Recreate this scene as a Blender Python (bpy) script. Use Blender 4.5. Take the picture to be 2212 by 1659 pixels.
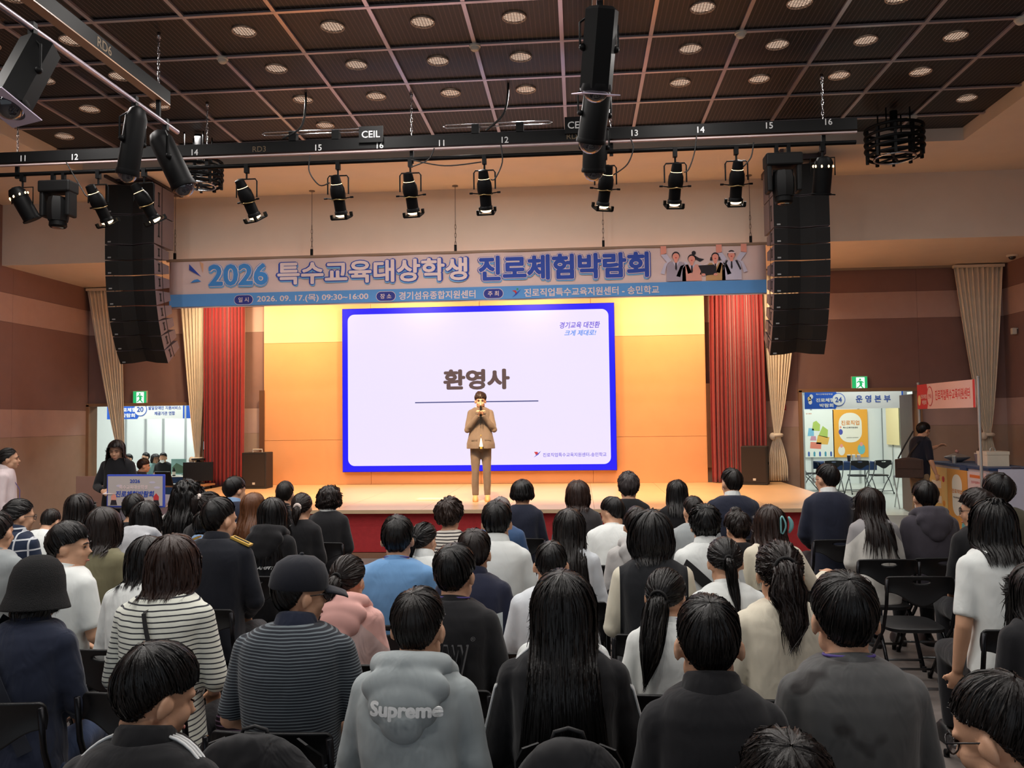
import bpy, bmesh, math, random
import numpy as np
from mathutils import Vector, Matrix, Euler
from math import sin, cos, pi, radians, sqrt

for o in list(bpy.data.objects): bpy.data.objects.remove(o, do_unlink=True)
SC = bpy.context.scene
COL = SC.collection

# ------------------------------------------------------------------ camera
F, CX, CY, EYE = 1780.0, 1106.0, 829.5, 1.9
_yaw, _pitch, _roll = radians(4.63), radians(2.5), 0.0125
c_f = np.array([-sin(_yaw)*cos(_pitch), cos(_yaw)*cos(_pitch), sin(_pitch)])
_r0 = np.array([cos(_yaw), sin(_yaw), 0.0]); _u0 = np.cross(_r0, c_f)
c_r = cos(_roll)*_r0 - sin(_roll)*_u0
c_u = sin(_roll)*_r0 + cos(_roll)*_u0
CAM = np.array([0.0, 0.0, EYE])
cam_d = bpy.data.cameras.new('camera'); cam_o = bpy.data.objects.new('camera', cam_d); COL.objects.link(cam_o)
cam_d.sensor_width = 36.0; cam_d.lens = 36.0*F/2212.0; cam_d.clip_start = 0.05; cam_d.clip_end = 200
_m = Matrix.Identity(4)
for i in range(3):
    _m[i][0] = c_r[i]; _m[i][1] = c_u[i]; _m[i][2] = -c_f[i]; _m[i][3] = CAM[i]
cam_o.matrix_world = _m
SC.camera = cam_o

def ray(px, py): return c_f + (px-CX)/F*c_r - (py-CY)/F*c_u
def atY(px, py, Y): d = ray(px, py); return CAM + d*(Y/d[1])
def atX(px, py, X): d = ray(px, py); return CAM + d*(X/d[0])
def atZ(px, py, Z): d = ray(px, py); return CAM + d*((Z-EYE)/d[2])
def atD(px, py, D): return CAM + ray(px, py)*D

# ------------------------------------------------------------------ world, exposure
SC.view_settings.view_transform = 'Standard'; SC.view_settings.look = 'None'
SC.view_settings.exposure = 0.0; SC.view_settings.gamma = 1.0
SC.view_settings.use_curve_mapping = False
W = bpy.data.worlds.new('world'); SC.world = W; W.use_nodes = True
W.node_tree.nodes['Background'].inputs[0].default_value = (0.86, 0.93, 1.0, 1)
W.node_tree.nodes['Background'].inputs[1].default_value = 0.50
SC.cycles.max_bounces = 8; SC.cycles.diffuse_bounces = 5; SC.cycles.glossy_bounces = 3
SC.cycles.transparent_max_bounces = 8; SC.cycles.caustics_reflective = False; SC.cycles.caustics_refractive = False

def area_light(name, loc, size, power, color, aim=(0, 0, -1), spread=180, shape='DISK', size_y=None):
    l = bpy.data.lights.new(name, 'AREA'); l.shape = shape; l.size = size
    if size_y: l.shape = 'RECTANGLE'; l.size_y = size_y
    l.energy = power; l.color = color; l.spread = radians(spread)
    o = bpy.data.objects.new(name, l); COL.objects.link(o); o.location = loc
    o.rotation_euler = Vector(aim).to_track_quat('-Z', 'Y').to_euler()
    return o
def spot_light(name, loc, target, power, color, angle=40, blend=.5, radius=.06):
    l = bpy.data.lights.new(name, 'SPOT'); l.energy = power; l.color = color
    l.spot_size = radians(angle); l.spot_blend = blend; l.shadow_soft_size = radius
    o = bpy.data.objects.new(name, l); COL.objects.link(o); o.location = loc
    o.rotation_euler = (Vector(target)-Vector(loc)).to_track_quat('-Z', 'Y').to_euler()
    return o

# ------------------------------------------------------------------ materials
def lin(c):
    f = lambda v: v/12.92 if v <= .04045 else ((v+.055)/1.055)**2.4
    return tuple(f(v/255.0) for v in c[:3])
MATS = {}
def mat(name, rgb=(128,128,128), rough=.6, metal=0., spec=.5, var=.06, scale=8., bump=0., bscale=60., emit=None, estr=1., alpha=None, sheen=0., linear=False, coat=0., aniso=None):
    """principled material with a noise-driven tint and an optional bump; rgb is sRGB 0-255"""
    if name in MATS: return MATS[name]
    m = bpy.data.materials.new(name); m.use_nodes = True; MATS[name] = m
    nt = m.node_tree; N = nt.nodes; L = nt.links; b = N['Principled BSDF']
    c = rgb if linear else lin(rgb)
    tc = N.new('ShaderNodeTexCoord')
    if emit is None and var > 0:
        n = N.new('ShaderNodeTexNoise'); n.inputs['Scale'].default_value = scale; n.inputs['Detail'].default_value = 4
        L.new(tc.outputs['Object'], n.inputs['Vector'])
        mx = N.new('ShaderNodeMix'); mx.data_type = 'RGBA'; L.new(n.outputs['Fac'], mx.inputs[0])
        mx.inputs[6].default_value = (*[v*(1-var*1.6) for v in c], 1); mx.inputs[7].default_value = (*[min(1, v*(1+var*1.6)) for v in c], 1)
        L.new(mx.outputs[2], b.inputs['Base Color'])
    else:
        b.inputs['Base Color'].default_value = (*c, 1)
    b.inputs['Roughness'].default_value = rough; b.inputs['Metallic'].default_value = metal
    b.inputs['Specular IOR Level'].default_value = spec
    if coat: b.inputs['Coat Weight'].default_value = coat
    if sheen: b.inputs['Sheen Weight'].default_value = sheen
    if bump:
        n2 = N.new('ShaderNodeTexNoise'); n2.inputs['Scale'].default_value = bscale; n2.inputs['Detail'].default_value = 3
        L.new(tc.outputs['Object'], n2.inputs['Vector'])
        bp = N.new('ShaderNodeBump'); bp.inputs['Strength'].default_value = bump; bp.inputs['Distance'].default_value = .01
        L.new(n2.outputs['Fac'], bp.inputs['Height']); L.new(bp.outputs['Normal'], b.inputs['Normal'])
    if emit is not None:
        b.inputs['Emission Color'].default_value = (*lin(emit), 1); b.inputs['Emission Strength'].default_value = estr
    if alpha is not None: b.inputs['Alpha'].default_value = alpha
    return m
def nodes(m): return m.node_tree.nodes, m.node_tree.links, m.node_tree.nodes['Principled BSDF']

# ------------------------------------------------------------------ mesh builder
class MB:
    def __init__(s): s.v = []; s.f = []
    def add(s, vs, fs):
        k = len(s.v); s.v.extend([tuple(map(float, p)) for p in vs]); s.f.extend([tuple(i+k for i in f) for f in fs]); return s
    def box(s, c, d, rot=None):
        c = Vector(c); h = Vector(d)/2; R = rot.to_matrix() if isinstance(rot, Euler) else (rot or Matrix.Identity(3))
        vs = [c + R @ Vector((sx*h.x, sy*h.y, sz*h.z)) for sx in (-1, 1) for sy in (-1, 1) for sz in (-1, 1)]
        return s.add(vs, [(0,1,3,2),(4,6,7,5),(0,4,5,1),(2,3,7,6),(0,2,6,4),(1,5,7,3)])
    def rings(s, rs, cap=True, closed=True):
        n = len(rs[0]); vs = [p for r in rs for p in r]; fs = []
        for i in range(len(rs)-1):
            for j in range(n if closed else n-1):
                a = i*n+j; b = i*n+(j+1) % n; fs.append((a, b, b+n, a+n))
        if cap and closed:
            fs.append(tuple(range(n-1, -1, -1))); fs.append(tuple((len(rs)-1)*n+j for j in range(n)))
        return s.add(vs, fs)
    def tube(s, pts, rad, seg=10, cap=True, flat=1.0):
        pts = [Vector(p) for p in pts]; n = len(pts)
        if not hasattr(rad, '__len__'): rad = [rad]*n
        rs = []; up = None
        for i, p in enumerate(pts):
            t = (pts[min(i+1, n-1)]-pts[max(i-1, 0)])
            if t.length < 1e-9: t = Vector((0, 0, 1))
            t.normalize()
            if up is None:
                up = Vector((0, 0, 1)) if abs(t.z) < .9 else Vector((0, 1, 0))
            a = t.cross(up)
            if a.length < 1e-6: a = t.orthogonal()
            a.normalize(); b = a.cross(t).normalized(); up = b
            rs.append([p + a*(rad[i]*cos(2*pi*k/seg)) + b*(rad[i]*flat*sin(2*pi*k/seg)) for k in range(seg)])
        return s.rings(rs, cap)
    def ell(s, c, r, seg=14, rg=9, rot=None):
        c = Vector(c); R = rot.to_matrix() if isinstance(rot, Euler) else (rot or Matrix.Identity(3)); rs = []
        for i in range(rg+1):
            th = pi*(0.04+0.92*i/rg)
            rs.append([c + R @ Vector((r[0]*sin(th)*cos(2*pi*k/seg), r[1]*sin(th)*sin(2*pi*k/seg), -r[2]*cos(th)/cos(pi*.04))) for k in range(seg)])
        return s.rings(rs)
    def lathe(s, prof, seg=20, M=None, cap=True):
        M = M or Matrix.Identity(4)
        return s.rings([[M @ Vector((r*cos(2*pi*k/seg), r*sin(2*pi*k/seg), z)) for k in range(seg)] for r, z in prof], cap)
    def torus(s, c, R, r, seg=32, sg=8, M=None, arc=1.0):
        M = M or Matrix.Identity(4); pts = [Vector(c)+M.to_3x3() @ Vector((R*cos(2*pi*arc*k/seg), R*sin(2*pi*arc*k/seg), 0)) for k in range(seg+1)]
        return s.tube(pts, r, sg)
    def prism(s, outline, d, M=None):
        """outline: xz points counter-clockwise seen from -y, extruded along +y by d"""
        M = M or Matrix.Identity(4); n = len(outline)
        vs = [M @ Vector((x, 0, z)) for x, z in outline]+[M @ Vector((x, d, z)) for x, z in outline]
        fs = [tuple(range(n)), tuple(range(2*n-1, n-1, -1))]+[(i, i+n, (i+1) % n+n, (i+1) % n) for i in range(n)]
        return s.add(vs, fs)
    def mesh(s, name, smooth=False):
        me = bpy.data.meshes.new(name); me.from_pydata(s.v, [], s.f)
        me.validate()
        bm = bmesh.new(); bm.from_mesh(me); bmesh.ops.recalc_face_normals(bm, faces=bm.faces); bm.to_mesh(me); bm.free()
        if smooth: shade(me, smooth)
        return me
    def build(s, name, m, parent=None, smooth=False, **kw):
        return link(name, s.mesh(name, smooth), m, parent, **kw)
def shade(me, smooth):
    me.polygons.foreach_set('use_smooth', [True]*len(me.polygons))
    if smooth != 'all': me.set_sharp_from_angle(angle=radians(38 if smooth is True else smooth))
def link(name, me, m, parent=None, loc=None, rot=None, **kw):
    o = bpy.data.objects.new(name, me); COL.objects.link(o)
    if m is not None and len(me.materials) == 0: me.materials.append(m)
    elif m is not None and me.materials[0] != m:
        o.material_slots[0].link = 'OBJECT'; o.material_slots[0].material = m
    if parent is not None: o.parent = parent
    if loc is not None: o.location = loc
    if rot is not None: o.rotation_euler = rot
    tag(o, **kw); return o
def tag(o, label=None, cat=None, group=None, kind=None):
    if label: o['label'] = label
    if cat: o['category'] = cat
    if group: o['group'] = group
    if kind: o['kind'] = kind
    return o
def thing(name, loc=(0,0,0), rz=0, label=None, cat=None, group=None, kind=None, parent=None):
    o = bpy.data.objects.new(name, None); COL.objects.link(o); o.location = loc; o.rotation_euler = (0, 0, rz)
    o.empty_display_size = .1
    if parent is not None: o.parent = parent
    return tag(o, label, cat, group, kind)
def copy_tree(o, parent=None, **kw):
    c = o.copy(); COL.objects.link(c)
    if parent is not None: c.parent = parent
    for ch in o.children: copy_tree(ch, c)
    tag(c, **kw); return c
def bev(o, w=.01, seg=2):
    md = o.modifiers.new('bevel', 'BEVEL'); md.width = w; md.segments = seg; md.limit_method = 'ANGLE'; md.angle_limit = radians(40); return o

# voxel union in a scratch scene
TMP = bpy.data.scenes.new('scratch')
def fuse(mb, voxel=.012, smooth=3, fac=.5):
    me = bpy.data.meshes.new('fuse'); me.from_pydata(mb.v, [], mb.f)
    bm = bmesh.new(); bm.from_mesh(me); bmesh.ops.recalc_face_normals(bm, faces=bm.faces); bm.to_mesh(me); bm.free()
    o = bpy.data.objects.new('fuse', me); TMP.collection.objects.link(o)
    r = o.modifiers.new('r', 'REMESH'); r.mode = 'VOXEL'; r.voxel_size = voxel; r.use_smooth_shade = True
    if smooth:
        s = o.modifiers.new('s', 'SMOOTH'); s.factor = fac; s.iterations = smooth
    vl = TMP.view_layers[0]; vl.update(); dg = vl.depsgraph
    out = bpy.data.meshes.new_from_object(o.evaluated_get(dg))
    bpy.data.objects.remove(o, do_unlink=True); bpy.data.meshes.remove(me)
    out.polygons.foreach_set('use_smooth', [True]*len(out.polygons))
    return out
def mv(me):
    a = np.empty(len(me.vertices)*3); me.vertices.foreach_get('co', a); return a.reshape(-1, 3)
def mn(me):
    a = np.empty(len(me.vertices)*3); me.vertices.foreach_get('normal', a); return a.reshape(-1, 3)
def wrinkle(me, amp, freq, seed=0):
    r = np.random.RandomState(abs(int(seed))); co = mv(me); n = mn(me); h = np.zeros(len(co))
    for k in range(7):
        d = r.normal(size=3); d /= np.linalg.norm(d); w = r.normal(size=3)*.7*freq
        h += np.sin(co@d*freq*r.uniform(.6, 1.8)+2.2*np.sin(co@w+r.uniform(0, 6))+r.uniform(0, 6))/(1+.25*k)
    co += n*(h*amp*.33)[:, None]
    me.vertices.foreach_set('co', co.ravel()); me.update()

# text and flat print -> mesh
def _curve_mesh(cu, name):
    o = bpy.data.objects.new('t', cu); TMP.collection.objects.link(o)
    vl = TMP.view_layers[0]; vl.update()
    me = bpy.data.meshes.new_from_object(o.evaluated_get(vl.depsgraph)); me.name = name
    bpy.data.objects.remove(o, do_unlink=True); bpy.data.curves.remove(cu); return me
_TX = {}
def text_mesh(txt, width=None, height=None, bold=0., name='lettering', space=1.0, shear=0., res=3):
    """lettering in the xz plane, fattened by overlaying shifted copies"""
    key = (txt, space, shear)
    if key not in _TX:
        cu = bpy.data.curves.new('t', 'FONT'); cu.body = txt; cu.size = 1; cu.align_x = 'CENTER'; cu.space_character = space; cu.shear = shear; cu.resolution_u = res
        me = _curve_mesh(cu, 'raw'); _TX[key] = (mv(me), [tuple(p.vertices) for p in me.polygons]); bpy.data.meshes.remove(me)
    co, fs = _TX[key]; lo, hi = co.min(0), co.max(0); c = (lo+hi)/2; d = hi-lo+2*bold
    sx = width/d[0] if width else None; sy = height/d[1] if height else None
    sx = sx or sy; sy = sy or sx
    V = []; Fs = []
    for k, (ox, oz) in enumerate([(0, 0)]+([(bold*cos(a), bold*sin(a)) for a in np.linspace(0, 2*pi, 8, endpoint=False)] if bold else [])):
        o = np.zeros_like(co); o[:, 0] = (co[:, 0]-c[0]+ox)*sx; o[:, 2] = (co[:, 1]-c[1]+oz)*sy; o[:, 1] = -.00004*k
        V.append(o); Fs += [tuple(i+k*len(co) for i in f) for f in fs]
    me = bpy.data.meshes.new(name); me.from_pydata(np.concatenate(V).tolist(), [], Fs); return me
def solid(me, d):
    """give a flat xz mesh a thickness d towards -y"""
    if d <= .0025: return me
    bm = bmesh.new(); bm.from_mesh(me)
    r = bmesh.ops.extrude_face_region(bm, geom=bm.faces[:])
    bmesh.ops.translate(bm, vec=(0, -d, 0), verts=[g for g in r['geom'] if isinstance(g, bmesh.types.BMVert)])
    bmesh.ops.recalc_face_normals(bm, faces=bm.faces); bm.to_mesh(me); bm.free(); return me
def letters(txt, parent, pos, m, width=None, height=None, bold=0., d=.004, name='lettering', rot=(0,0,0), **kw):
    me = text_mesh(txt, width, height, bold, name=name, **kw)
    return link(name, me, m, parent, loc=pos, rot=rot)
def flat_mesh(polys, name='print', d=.003):
    """closed xz outlines (holes allowed) -> thin solid"""
    cu = bpy.data.curves.new('p', 'CURVE'); cu.dimensions = '2D'; cu.fill_mode = 'BOTH'
    for pl in polys:
        sp = cu.splines.new('POLY'); sp.points.add(len(pl)-1); sp.use_cyclic_u = True
        for q, (x, z) in zip(sp.points, pl): q.co = (x, z, 0, 1)
    me = _curve_mesh(cu, name); co = mv(me); out = np.zeros_like(co); out[:, 0] = co[:, 0]; out[:, 2] = co[:, 1]
    me.vertices.foreach_set('co', out.ravel()); me.update(); return solid(me, d)
def flat(polys, parent, pos, m, name='print', d=.003, rot=(0,0,0)):
    return link(name, flat_mesh(polys, name, d), m, parent, loc=pos, rot=rot)
def ellp(cx, cz, rx, rz, n=24, a0=0, a1=2*pi):
    full = abs(a1-a0-2*pi) < 1e-6
    return [(cx+rx*cos(a0+(a1-a0)*k/(n if full else n-1)), cz+rz*sin(a0+(a1-a0)*k/(n if full else n-1))) for k in range(n)]
def rrect(cx, cz, w, h, r, n=5):
    out = []
    for sx, sz, a in ((1,1,0),(-1,1,pi/2),(-1,-1,pi),(1,-1,1.5*pi)):
        for k in range(n): t = a+pi/2*k/(n-1); out.append((cx+sx*(w/2-r)+r*cos(t), cz+sz*(h/2-r)+r*sin(t)))
    return out
# ------------------------------------------------------------------ dimensions
XL, XR, YB, YS, ZC, ZW = -10.05, 8.0, 16.15, 16.0, 5.93, 5.78
RX0, RX1, RY1 = -7.58, 5.49, 12.0
YBK, ZS, HS = 13.55, 4.71, .67
STX0, STX1, LIP = -7.0, 3.78, 11.35
YREAR = -5.0

# ------------------------------------------------------------------ room lights
WARM, HOUSE = (1.0, .56, .20), (1.0, .95, .90)
house = []
for j in range(-9, 3):
    for i in (-6, -5, -3, -2, -1, 0, 2, 3, 4, 5):
        x = -.12+.935*(i-.5); y = 8.64+.913*(j+.42)
        if j in (1, 2) and i in (-3, 0, 3): pass
        house.append((x, y))
for n, (x, y) in enumerate(house):
    if n % 3 == 0: area_light('house_light', (x, y, ZC-.03), .22, (34 if y > 7 else 23)*(.5 if x > 2.2 else 1.15 if x < -4 else 1), HOUSE, spread=175)
for x in (-5.4, -3.2, -.9, 1.4):   # warm border lamps in the soffit over the stage
    area_light('border_light', (x, 14.6, ZS-.05), .35, 62, (1.0, .66, .34), aim=(0, .62, -1), spread=130)
for x in (-6.9, 3.0):
    area_light('border_light', (x, 14.9, ZS-.05), .3, 30, (1.0, .74, .46), aim=(0, .7, -1), spread=120)
for x, y, e in ((-9.4, 19.2, 170), (-11.5, 18.0, 90), (6.2, 19.0, 95), (6.6, 22.0, 110)):         # exhibition hall beyond the doors
    area_light('exhibition_light', (x, y, 3.9), 1.6, e, (.93, 1.0, .97))

# ------------------------------------------------------------------ walls, floor
m_floor = mat('floor_vinyl', (118,110,106), rough=.42, var=.10, scale=3, bump=.05, bscale=40)
m_wl = mat('wall_light', (188,160,152), rough=.9, var=.05, scale=5, bump=.15, bscale=160)
m_wm = mat('wall_mid', (140,110,104), rough=.9, var=.05, scale=5, bump=.15, bscale=160)
m_wd = mat('wall_low', (176,152,136), rough=.9, var=.05, scale=5, bump=.15, bscale=160)
m_white = mat('plaster', (234,220,204), rough=.85, var=.03, scale=3, bump=.04, bscale=90)
m_black = mat('matt_black', (9,9,10), rough=.6, spec=.2, var=.05)
m_bmet = mat('black_metal', (10,10,11), rough=.5, spec=.10, var=.05)
m_chrome = mat('chrome', (190,190,195), rough=.22, metal=1.0, var=.03)
m_ivory = mat('ivory', (226,220,206), rough=.5)

MB().box((-1, 5.6, -.06), (18.3, 21.2, .12)).build('floor', m_floor, kind='structure')
BANDS = ((0, 1.7, m_wd), (1.7, 2.2, m_wl), (2.2, 3.74, m_wm), (3.74, 4.25, m_wl), (4.25, 5.78, m_wm))
def panels(parent, rects, t=.02):
    """acoustic panels (one mesh each) on a wall whose own frame is x along, z up, facing -y"""
    for (x0, x1, z0, z1, m) in rects:
        g = .004; MB().box(((x0+x1)/2, -t/2, (z0+z1)/2), (x1-x0-g, t, z1-z0-g)).build('wall_panel', m, parent)
def side_wall(name, x, face):
    w = MB().box((0, .1, 2.9), (21.2, .2, 5.8)).build(name, m_wm, kind='structure', loc=(x, 5.6, 0), rot=(0, 0, pi/2 if face < 0 else -pi/2))
    rs = []
    for z0, z1, m in BANDS:
        n = 9
        for k in range(n): rs.append((-10.6+21.2*k/n, -10.6+21.2*(k+1)/n, z0, z1, m))
    panels(w, rs); return w
side_wall('wall_left', XL, -1); side_wall('wall_right', XR, 1)
DL = (-10.02, -7.62, 2.31); DR = (4.18, 6.42, 2.39)
wb = MB(); wb.box(((DL[1]+DR[0])/2, YB+.1, 2.9), (DR[0]-DL[1], .2, 5.8)); wb.box(((DL[0]+DL[1])/2, YB+.1, (DL[2]+5.8)/2), (DL[1]-DL[0], .2, 5.8-DL[2]))
wb.box(((DR[0]+DR[1])/2, YB+.1, (DR[2]+5.8)/2), (DR[1]-DR[0], .2, 5.8-DR[2])); wb.box(((DR[1]+8.1)/2, YB+.1, 2.9), (8.1-DR[1], .2, 5.8)); wb.box((XL+.0, YB+.1, 2.9), (.06, .2, 5.8))
wback = wb.build('wall_back', m_wm, kind='structure')
rs = []
for z0, z1, m in BANDS[:-1]+((4.25, 4.71, m_wm),):
    segs = [(DL[1], -6.27), (2.44, DR[0]), (DR[1], XR)]
    if z1 > DL[2]: segs = [(-10.02, DL[1])]+segs
    if z1 > DR[2]: segs = segs+[(DR[0], DR[1])]
    for a, b in segs:
        zz = z0
        if (a, b) == (-10.02, DL[1]): zz = max(z0, DL[2])
        if (a, b) == (DR[0], DR[1]): zz = max(z0, DR[2])
        n = max(1, round((b-a)/2.0))
        for k in range(n): rs.append((a+(b-a)*k/n, a+(b-a)*(k+1)/n, zz, z1, m))
wp = thing('wall_back_panels', (0, YB, 0)); wp.parent = wback; panels(wp, rs)
for o in list(wp.children): o.parent = wback; o.location = (0, YB, 0)
bpy.data.objects.remove(wp)
# stage back panelling, lighter above
m_sw = mat('stage_wood', (228,166,114), rough=.7, var=.05, scale=2, bump=.05, bscale=30)
m_sw2 = mat('stage_wood_light', (240,212,160), rough=.7, var=.04, scale=2)
st_wall = MB().box((-1.92, YS+.08, 2.7), (8.69, .14, 4.06)).build('wall_stage', m_sw, kind='structure')
for k in range(4):
    a = -6.265+k*2.1725
    MB().box((a+1.086, YS, (HS+1.55)/2), (2.165, .03, 1.55-HS-.006)).build('wall_panel', m_sw, st_wall)
    MB().box((a+1.086, YS, (1.55+3.49)/2), (2.165, .03, 3.49-1.55-.006)).build('wall_panel', m_sw, st_wall)
    MB().box((a+1.086, YS, (3.49+4.7)/2), (2.165, .03, 4.7-3.49-.006)).build('wall_panel', m_sw2, st_wall)

# ------------------------------------------------------------------ ceiling
def tile_mat():
    m = mat('grating', (13,12,13), rough=.5, var=0)
    N, L, b = nodes(m); tc = N.new('ShaderNodeTexCoord'); sx = N.new('ShaderNodeSeparateXYZ'); L.new(tc.outputs['Object'], sx.inputs[0])
    def mm(op, a, v):
        n = N.new('ShaderNodeMath'); n.operation = op; L.new(a, n.inputs[0])
        if isinstance(v, float): n.inputs[1].default_value = v
        else: L.new(v, n.inputs[1])
        return n.outputs[0]
    lx = mm('LESS_THAN', N_fract(N, L, sx.outputs[0], 20.0), .16); ly = mm('LESS_THAN', N_fract(N, L, sx.outputs[1], 42.0), .62)
    f = mm('MULTIPLY', lx, ly); mx = N.new('ShaderNodeMix'); mx.data_type = 'RGBA'; L.new(f, mx.inputs[0])
    mx.inputs[6].default_value = (*lin((8,8,9)), 1); mx.inputs[7].default_value = (*lin((104,90,90)), 1); L.new(mx.outputs[2], b.inputs['Base Color'])
    bp = N.new('ShaderNodeBump'); bp.inputs['Strength'].default_value = .6; bp.inputs['Distance'].default_value = .01; L.new(f, bp.inputs['Height']); L.new(bp.outputs[0], b.inputs['Normal'])
    return m
def N_fract(N, L, s, k):
    a = N.new('ShaderNodeMath'); a.operation = 'MULTIPLY'; L.new(s, a.inputs[0]); a.inputs[1].default_value = k
    b = N.new('ShaderNodeMath'); b.operation = 'FRACT'; L.new(a.outputs[0], b.inputs[0]); return b.outputs[0]
m_tile = tile_mat(); m_bar = mat('grid_bar', (196,188,194), rough=.32, metal=.75, var=.03)
ceil = MB().box(((RX0+RX1)/2, (RY1+YREAR)/2, ZC+.12), (RX1-RX0, RY1-YREAR, .06)).build('ceiling', m_black, kind='structure')
xs = [x for x in [-.12+.935*i for i in range(-9, 7)] if RX0+.15 < x < RX1-.15]; ys = [y for y in [8.64+.913*j for j in range(-15, 4)] if y < RY1-.1]
ex = [RX0]+xs+[RX1]; ey = [YREAR]+ys+[RY1]
tile_me = MB().box((0, 0, 0), (.915, .893, .03)).mesh('ceiling_tile')
for i in range(len(ex)-1):
    for j in range(len(ey)-1):
        w, h = ex[i+1]-ex[i], ey[j+1]-ey[j]
        o = link('ceiling_tile', tile_me, m_tile, ceil, loc=((ex[i]+ex[i+1])/2, (ey[j]+ey[j+1])/2, ZC+.045)); o.scale = (w/.935, h/.913, 1)
for x in xs: MB().box((x, (RY1+YREAR)/2, ZC+.012), (.042, RY1-YREAR, .024)).build('grid_bar', m_bar, ceil)
for y in ys: MB().box(((RX0+RX1)/2, y, ZC+.008), (RX1-RX0, .042, .020)).build('grid_bar', m_bar, ceil)
# white plaster surround, bulkhead and soffit
sb = MB(); zt = 6.1
sb.box(((XL+RX0)/2, (YREAR+YBK)/2, (ZW+zt)/2), (RX0-XL, YBK-YREAR, zt-ZW)); sb.box(((RX1+XR)/2, (YREAR+YBK)/2, (ZW+zt)/2), (XR-RX1, YBK-YREAR, zt-ZW))
sb.box(((RX0+RX1)/2, (RY1+YBK)/2, (ZW+zt)/2), (RX1-RX0, YBK-RY1, zt-ZW))
sb.build('ceiling_surround', m_white, kind='structure')
MB().box(((XL+XR)/2, (YBK+YB)/2, (ZS+zt)/2), (XR-XL, YB-YBK, zt-ZS)).build('trim_1', m_white, kind='structure')
MB().box(((XL+XR)/2, YB-.08, ZS-.02), (XR-XL-.1, .06, .04)).build('curtain_track', mat('track_grey', (150,140,128), rough=.4), label='pale metal curtain track along the foot of the soffit', cat='curtain track')

# ------------------------------------------------------------------ stage
m_deck = mat('stage_deck', (222,182,136), rough=.38, var=.07, scale=2.2, bump=.03, bscale=25)
m_carpet = mat('red_carpet', (158,40,44), rough=.95, var=.12, scale=18, bump=.4, bscale=220)
stg = thing('stage', (0, 0, 0), label='raised wooden stage with red carpeted front', cat='stage')
MB().box(((STX0+STX1)/2, (LIP+.35+YS)/2, HS/2-.02), (STX1-STX0-.05, YS-LIP-.4, HS-.05)).build('stage_body', m_black, stg)
nb = 9
for k in range(nb):
    a = STX0+(STX1-STX0)*k/nb; b = STX0+(STX1-STX0)*(k+1)/nb
    MB().box(((a+b)/2, (LIP+YS)/2, HS-.02), (b-a-.004, YS-LIP, .04)).build('deck_board', m_deck, stg)
MB().box(((STX0+STX1)/2, LIP-.012, HS-.022), (STX1-STX0, .03, .05)).build('stage_nosing', mat('nosing', (186,160,128), rough=.45), stg)
MB().box(((STX0+STX1)/2, LIP+.08, HS/2+.02), (STX1-STX0-.03, .05, HS-.12)).build('stage_skirt', m_carpet, stg)
for x in (STX0+.02, STX1-.02): MB().box((x, (LIP+YS)/2+.1, HS/2+.02), (.05, YS-LIP-.2, HS-.12)).build('stage_skirt', m_carpet, stg)
MB().box(((STX0+STX1)/2, LIP+.07, .035), (STX1-STX0, .12, .07)).build('stage_plinth', mat('plinth', (120,86,66), rough=.6), stg)
MB().box((-2.35, 12.9, HS+.006), (.42, .30, .006)).build('tape_patch', mat('tape', (238,214,180), rough=.5), label='pale rectangular tape patch on the stage floor', cat='tape')

# ------------------------------------------------------------------ door frames
m_frame = mat('door_frame', (150,116,88), rough=.5)
for nme, (a, b, h) in (('door_1', DL), ('door_2', DR)):
    d = MB(); 
    for x in (a+.02, b-.02): d.box((x, YB+.06, h/2), (.06, .30, h))
    d.box(((a+b)/2, YB+.06, h-.0), (b-a+.04, .30, .06)); d.build(nme, m_frame, kind='structure')
lf = thing('door_leaf', (6.36, YB+.15, 0), radians(82), label='open door leaf with grey handle at the right doorway', cat='door')
MB().box((.5, 0, 1.16), (1.0, .045, 2.28)).build('panel', mat('door_panel', (116,88,72), rough=.5), lf); MB().tube([(.92,-.03,1.0),(.92,-.07,1.0),(.80,-.07,1.0)], .011, 8).build('handle', m_chrome, lf, 'all')

# exhibition hall behind the wall
m_pan = mat('booth_panel', (226,230,226), rough=.5, var=.01)
m_alu = mat('aluminium', (185,188,186), rough=.35, metal=.6, var=.03)
MB().box((-2, 21.4, -.06), (26, 10.2, .12)).build('floor_hall', mat('hall_floor', (196,200,192), rough=.3, var=.05, scale=4), kind='structure')
MB().box((-2, 21.4, 4.3), (26, 10.2, .1)).build('ceiling_hall', mat('hall_ceiling', (190,194,190)), kind='structure')
MB().box((-2, 26.4, 2.2), (26, .1, 4.4)).build('wall_hall', mat('hall_wall', (200,202,200)), kind='structure')
MB().box((-14.6, 21.4, 2.2), (.1, 10.2, 4.4)).build('wall_hall_left', MATS['hall_wall'], kind='structure'); MB().box((10.6, 21.4, 2.2), (.1, 10.2, 4.4)).build('wall_hall_right', MATS['hall_wall'], kind='structure')
MB().box((-1.7, 20.6, 2.2), (.15, 8.6, 4.4)).build('wall_hall_middle', MATS['hall_wall'], kind='structure')
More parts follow.
